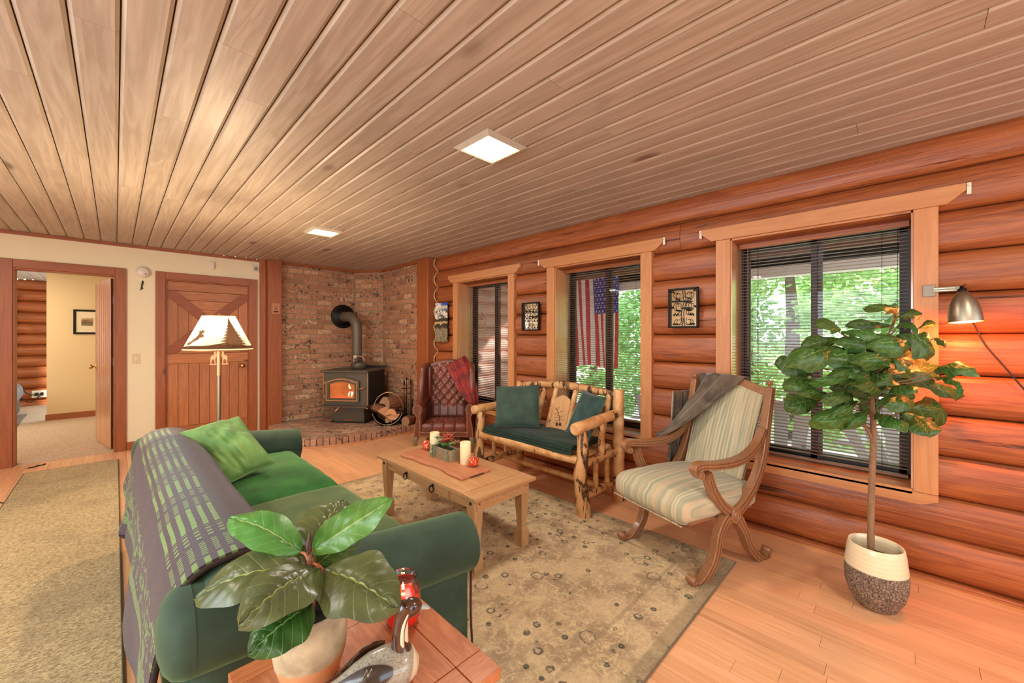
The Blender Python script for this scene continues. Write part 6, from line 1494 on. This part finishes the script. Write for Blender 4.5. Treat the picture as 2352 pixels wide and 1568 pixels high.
rg = MB().add([(r1.x - .5, r1.y - .1, .004), (r1.x, r1.y, .004), (r2.x, r2.y, .004), (r2.x - .6, r2.y, .004), (r1.x - .5, r1.y - .1, .012), (r1.x, r1.y, .012), (r2.x, r2.y, .012), (r2.x - .6, r2.y, .012)], [(3, 2, 1, 0), (4, 5, 6, 7), (0, 1, 5, 4), (1, 2, 6, 5), (2, 3, 7, 6), (3, 0, 4, 7)]).build('bedside_rug', fabric('brown bedside rug', '#5a4a3c', '#8a6a50', .9, .1)); tag(rg, 'brown bordered rug beside the bed in the bedroom', 'rug')

# ------------------------------------------------------------------ rope, pictures and mirrors on the log wall
rp = MB(); path = []
for k in range(0, 200):
    z = 2.43 - 2.40 * k / 199; kk = (2.254 - z) / .2225; ph = kk - math.floor(kk); bul = math.sin(math.pi * ph); path.append(Vector((3.215 - .075 * bul ** .8, 4.675 + .004, z)))
path = [p + Vector((-.004, -.008, 0)) for p in path]
tw_ = [[], []]
for i, p in enumerate(smoothpath(path, 2)):
    an = i * .9; o = Vector((0, math.cos(an), math.sin(an) * .6)) * .0045
    d = Vector((math.cos(an) * .0045, math.sin(an) * .0045, 0)); tw_[0].append(p + d); tw_[1].append(p - d)
rc = fabric('natural sisal rope', '#a8885c', '#d4b484', .95, .1, 60)
for q in tw_: rp.tube(q, .0068, 6)
o = rp.build('rope', rc); tag(o, 'thick twisted rope following the log ends beside the brick corner post', 'rope')
ph_ = thing('photo_panel', 'unframed photo panel of clouds and a meadow beside the rope', 'picture', (3.13, 4.49, 1.54))
def photo():
    t = NT('landscape photo print'); v = t.coord(); s = t.new('ShaderNodeSeparateXYZ'); t.lk(v, s.inputs[0]); z = s.outputs[2]; n = t.noise(v, 16, 5, .7); nb = t.noise(v, 60, 4, .8)
    sky = t.mix(t.step(n, .42, .55), '#4a5a6a', '#e8dcc4'); sky = t.mix(t.math('MULTIPLY', t.step(z, .20, .24), t.step(t.math('MULTIPLY', s.outputs[1], -1), -.02, .03)), sky, '#2f56b4')
    gr = t.mix(t.step(nb, .42, .6), '#3a3424', '#b8a878'); gr = t.mix(t.step(t.noise(v, 9, 3), .55, .65), gr, '#8a8478'); mid = t.mix(nb, '#14120e', '#4a4434')
    e = t.math('ADD', z, t.math('MULTIPLY', t.math('SUBTRACT', n, .5), .12)); c = t.mix(t.step(e, .05, .06), mid, sky); c = t.mix(t.math('MULTIPLY', t.step(e, -.03, -.02), t.math('SUBTRACT', 1, t.step(e, .0, .01))), c, '#c9a878'); c = t.mix(t.step(e, -.10, -.06), gr, c); t.base(c); t.set(Roughness=.4); return t.mat
MB().box(-.012, .004, -.14, .14, -.262, .262).build('print', photo(), ph_, bev=.002); MB().box(.004, .02, -.12, .12, -.24, .24).build('backing', m_black, ph_)
def mirror(y0, y1, z0, z1, lab, seed):
    m = thing('scroll_mirror', lab, 'mirror', (3.112, (y0 + y1) / 2, (z0 + z1) / 2), 0, 'iron scroll mirrors on the log wall'); hy, hz = (y1 - y0) / 2, (z1 - z0) / 2
    MB().box(.02, .026, -hy + .02, hy - .02, -hz + .015, hz - .015).build('mirror_glass', m_mirror, m); MB().box(.026, .034, -hy + .015, hy - .015, -hz + .01, hz - .01).build('backing', m_black, m)
    for (a0, a1, b0, b1) in ((-hy, -hy + .014, -hz, hz), (hy - .014, hy, -hz, hz), (-hy, hy, -hz, -hz + .014), (-hy, hy, hz - .014, hz)): MB().box(-.004, .02, a0, a1, b0, b1).build('frame_bar', m_black, m, bev=.003)
    sc = MB(); lf = MB(); rr_ = random.Random(seed)
    def scroll(cy, cz, r, a0, turns, sg=1):
        sc.tube([(-.002, cy + sg * r * (1 - .75 * k / 22) * math.cos(a0 + turns * 2 * math.pi * k / 22), cz + r * (1 - .75 * k / 22) * math.sin(a0 + turns * 2 * math.pi * k / 22)) for k in range(23)], .0026, 5)
    ry, rz_ = hy - .012, hz - .012
    for sg in (1, -1):
        for (cy, cz, r, a0) in ((.45, .72, .30, 3.6), (.42, -.72, .33, 2.4), (.40, .12, .34, 4.2), (.45, -.28, .24, 1.0)): scroll(sg * cy * ry, cz * rz_, r * ry * 1.1, a0, .95, sg)
        for (cy, cz, an) in ((.75, .85, .6), (.8, .1, -.5), (.35, .4, .9), (.7, -.45, 2.2), (.25, -.1, -.3), (.5, -.9, .2)):
            d = Vector((0, math.cos(an), math.sin(an))); s2 = Vector((0, -d.z, d.y)); p = Vector((-.004, sg * cy * ry, cz * rz_)); L = .03; d.y *= sg; s2.y *= sg
            lf.add([p, p + d * L * .5 + s2 * L * .28, p + d * L, p + d * L * .5 - s2 * L * .28, p + d * L * .5 + Vector((-.006, 0, 0))], [(0, 1, 4), (1, 2, 4), (2, 3, 4), (3, 0, 4), (3, 2, 1, 0)])
    sc.tube([(-.002, 0, -rz_), (-.002, .01, -rz_ * .3), (-.002, -.01, rz_ * .3), (-.002, 0, rz_)], .003, 6)
    for z in (.35, -.02): lf.box(-.01, -.002, -ry * .55, ry * .1, z * rz_ - .006, z * rz_ + .006)
    lf.box(-.01, -.002, ry * .25, ry * .95, .38 * rz_ - .006, .38 * rz_ + .006)
    sc.build('scrollwork', m_black, m); lf.build('iron_leaves', m_black, m)
mirror(2.722, 2.968, 1.41, 1.71, 'iron scroll mirror between the small and the middle window', 1)
mirror(1.127, 1.358, 1.415, 1.725, 'iron scroll mirror between the middle and the large window', 2)

# ------------------------------------------------------------------ outside: covered deck, flag, deck chairs, trees
struct('ground_outside', MB().box(3.5, 60, -40, 50, -.8, -.60), carpet('gravel and grass', '#cdc8b4', '#e4e0d0', 6))
dkk = struct('floor_deck', MB().box(3.5, 6.6, -4, 8.5, -.30, -.15), m_groove)
m_deck = wood('glare white deck board', '#e6e2da', '#c9c4ba', 1, 1, .8, .2, '#6a6258', .08, .1, 14)  # near-white: blown-out daylight is put into the board colour
me_d = MB().box(-.067, .067, -6.2, 6.2, -.02, 0).mesh('deck_board', m_deck)
for k in range(22): link('deck_board', me_d, dkk, loc=(3.58 + k * .14, 2.3, -.13))
m_porch = plain('pale painted porch ceiling', '#e6e0d6', .8, 0, .03); m_raft = wood('brown rafter', '#8a5f48', '#6b4534', 1, 1, .7, .2, '#3a2014', .05, .1)
pr_ = struct('ceiling_porch', MB().add([(3.5, -4, 2.62), (6.0, -4, 2.30), (6.0, 8.5, 2.30), (3.5, 8.5, 2.62), (3.5, -4, 2.68), (6.0, -4, 2.36), (6.0, 8.5, 2.36), (3.5, 8.5, 2.68)], [(3, 2, 1, 0), (4, 5, 6, 7), (0, 1, 5, 4), (1, 2, 6, 5), (2, 3, 7, 6), (3, 0, 4, 7)]), m_porch)
for k in range(5): MB().box(3.75 + k * .45, 3.85 + k * .45, -4, 8.5, 2.40 - k * .057, 2.52 - k * .057).build('purlin', m_raft, pr_)
MB().box(5.55, 5.70, -4, 8.5, 2.06, 2.30).build('header_beam', m_porch, pr_)
for y in (-1.8, 4.9): struct('porch_post', MB().box(5.56, 5.69, y - .065, y + .065, -.15, 2.08), m_raft)
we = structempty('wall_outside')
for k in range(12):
    z = -.1 + .215 * k; MB().tube([(3.5, 5.35, z), (4.6, 5.35, z), (5.75, 5.35, z)], .115, 14).build('log', wood('glare pale outside log', '#f2d2c2', '#dcae9c', 0, .8, .6, .3, '#5a2a1a', .1, .2, 12) if k == 0 else bpy.data.materials['glare pale outside log'], we)  # pale pink colour paints glare onto logs that lie in shade
os_ = thing('octagonal_sign', 'white octagonal hoop hung on the outside log wall, seen through the small window', 'sign', (4.45, 5.225, 1.62))
MB().tube([(.15 * math.cos(k * math.pi / 4 + .39), 0, .17 * math.sin(k * math.pi / 4 + .39)) for k in range(8)], .010, 6, closed=True, smooth=False).build('hoop', m_white, os_); MB().tube([(-.07, 0, -.06), (.0, 0, .02), (.07, 0, -.06)], .006, 5).build('motif', m_white, os_)
# flag hung by its short side from the porch beam, stripes upright
fg_ = thing('flag', 'stars and stripes flag hanging from the porch beam outside the middle window', 'flag', (5.50, 3.62, 2.30)); FW, FH = .90, 1.46
m_fr = fabric('flag red', '#b81f2a', '#d8323c', .8, 0); m_fw = fabric('flag white', '#e8e4e0', '#f6f4f0', .8, 0); m_fb = fabric('flag blue', '#2438a0', '#3048b8', .8, 0)
def fpos(u, v): # u across 0 = right end seen from the room, v down
    y = -FW / 2 + FW * u; lift = .22 * max(0, u - .45) * max(0, .9 - u) * 8 * (v ** 2) * .35
    return Vector((.035 * math.sin(u * 14 + v * 2) * (.4 + v) + .10 * v * math.sin(u * 3), y * (1 - .10 * v), -FH * v + lift))
for k in range(13):
    u0, u1 = k / 13, (k + 1) / 13; v0 = .40 if k < 7 else 0
    MB().grid(lambda a_, b_: fpos(u0 + (u1 - u0) * a_, v0 + (1 - v0) * b_), 3, 20).build('stripe', m_fr if k % 2 == 0 else m_fw, fg_)
MB().grid(lambda a_, b_: fpos(7 / 13 * a_, .40 * b_), 16, 12).build('canton', m_fb, fg_)
for r_ in range(9):
    for c_ in range(6 if r_ % 2 == 0 else 5):
        u = 7 / 13 * ((c_ + (.5 if r_ % 2 == 0 else 1)) / 6); v = .40 * (r_ + .5) / 9; p = fpos(u, v) + Vector((-.004, 0, 0)); pts_ = []
        for q in range(10): rr_ = .019 if q % 2 == 0 else .0075; an = math.pi / 2 + q * math.pi / 5; pts_.append(p + Vector((0, rr_ * math.cos(an), rr_ * math.sin(an))))
        MB().add(pts_ + [p], [(q, (q + 1) % 10, 10) for q in range(10)]).build('star', m_fw, fg_)
MB().grid(lambda a_, b_: fpos(1.0 + .10 * a_, .25 + .72 * b_) + Vector((.03 * a_, 0, 0)), 3, 16).build('blue_fold', m_fb, fg_)
# adirondack chairs
def adirondack(x, y, rz, lab):
    c = thing('adirondack_chair', lab, 'chair', (x, y, -.13), rz, 'grey adirondack chairs on the deck'); m = m_adir
    for k in range(5):
        yy = -.22 + .11 * k; tp = .98 - .05 * (k - 2) ** 2 * .7; f = 1.25
        MB().add([(-.02, yy - .046, .30), (-.02, yy + .046, .30), (-.40, yy * f + .052, tp), (-.40, yy * f - .052, tp), (0, yy - .046, .30), (0, yy + .046, .30), (-.38, yy * f + .052, tp), (-.38, yy * f - .052, tp)], [(0, 1, 2, 3), (7, 6, 5, 4), (0, 4, 5, 1), (1, 5, 6, 2), (2, 6, 7, 3), (3, 7, 4, 0)]).build('back_slat', m, c)
    for k in range(5): MB().box(.02 + k * .10, .11 + k * .10, -.27, .27, .30 + k * .012, .32 + k * .012).build('seat_slat', m, c)
    for sg in (-1, 1):
        MB().box(-.25, .55, sg * .33 - .06, sg * .33 + .06, .54, .56).build('arm', m, c); MB().box(.42, .50, sg * .29 - .012, sg * .29 + .012, 0, .54).build('front_leg', m, c)
        MB().add([(-.45, sg * .26 - .012, .0), (-.37, sg * .26 - .012, 0), (.50, sg * .26 - .012, .30), (.50, sg * .26 - .012, .38), (-.45, sg * .26 + .012, .0), (-.37, sg * .26 + .012, 0), (.50, sg * .26 + .012, .30), (.50, sg * .26 + .012, .38)], [(0, 1, 2, 3), (7, 6, 5, 4), (0, 4, 5, 1), (1, 5, 6, 2), (2, 6, 7, 3), (3, 7, 4, 0)]).build('side_rail', m, c)
m_adir = plain('pale grey plastic lumber', '#c4c6c8', .6, 0, .05)
adirondack(4.55, 1.98, R(20), 'grey adirondack chair seen through the middle window'); adirondack(4.22, .93, R(8), 'grey adirondack chair behind the carved armchair, outside the large window'); adirondack(4.6, .02, R(-20), 'grey adirondack chair outside the large window, behind the fig tree')
# trees
m_fol = [leaf_mat('outside foliage %d' % i, c0, c1, c1, .6, .35) for i, (c0, c1) in enumerate((('#6c9450', '#a4c47c'), ('#557f44', '#88b068'), ('#82a860', '#bcd494')))]
m_tt = wood('tree bark', '#7d6a58', '#54453a', 2, 1, .9, .2, '#2a2018', .1, .4)
def otree(x, y, h, r, lab, mi, seed):
    t = thing('tree', lab, 'tree', (x, y, -.6), 0, 'trees beyond the deck'); rr_ = random.Random(seed); MB().tube([(0, 0, 0), (.1, 0, h * .5), (0, .1, h * .9)], [.16, .11, .04], 10).build('trunk', m_tt, t)
    f = MB(); vs = []; fs = []; uvs = []
    for c in range(70):
        an = rr_.uniform(0, 6.28); zz = rr_.uniform(.04, 1.0); rad = r * math.sin(math.pi * min(.95, zz * .85 + .12)) ** .7 * math.sqrt(rr_.uniform(.2, 1)); cc = Vector((math.cos(an) * rad, math.sin(an) * rad, h * zz))
        for k in range(80):
            p = cc + Vector((rr_.gauss(0, .24), rr_.gauss(0, .24), rr_.gauss(0, .17))); d = Vector((rr_.uniform(-1, 1), rr_.uniform(-1, 1), rr_.uniform(-.8, .4))).normalized(); s2 = d.orthogonal().normalized(); L = rr_.uniform(.12, .22); b = len(vs)
            vs += [p, p + d * L * .5 + s2 * L * .3, p + d * L, p + d * L * .5 - s2 * L * .3]; fs.append((b, b + 1, b + 2, b + 3)); uvs += [(0, .5), (.5, 1), (1, .5), (.5, 0)]
    f.add(vs, fs, 0, False, None, uvs); f.build('foliage', m_fol[mi], t, kind='stuff')
for i, (x, y, h, r) in enumerate(((9.2, 1.6, 4.6, 1.7), (9.6, 4.6, 5.2, 1.9), (10.0, -1.3, 5.0, 1.9), (8.8, -3.4, 4.4, 1.6), (11.5, 7.6, 6, 2.2), (12.5, .2, 6.2, 2.3), (12.8, 3.2, 6.5, 2.4), (9.6, 9.8, 5.2, 1.9), (13.5, -4.2, 6.2, 2.4), (14.0, 10.5, 6.8, 2.5))):
    otree(x, y, h, r, ['light green tree nearest the large window, straight beyond the deck', 'mid green tree beyond the hanging flag', 'yellow green bushy tree right of the large window mullion', 'light green tree at the far right beyond the deck', 'tall mid green tree beyond the porch corner post', 'tall yellow green tree in the second row behind the large window', 'tall light green tree in the second row behind the flag', 'mid green tree beside the outside log wall', 'tall yellow green tree at the far right rear', 'tallest light green tree far behind the outside log wall'][i], i % 3, 20 + i)
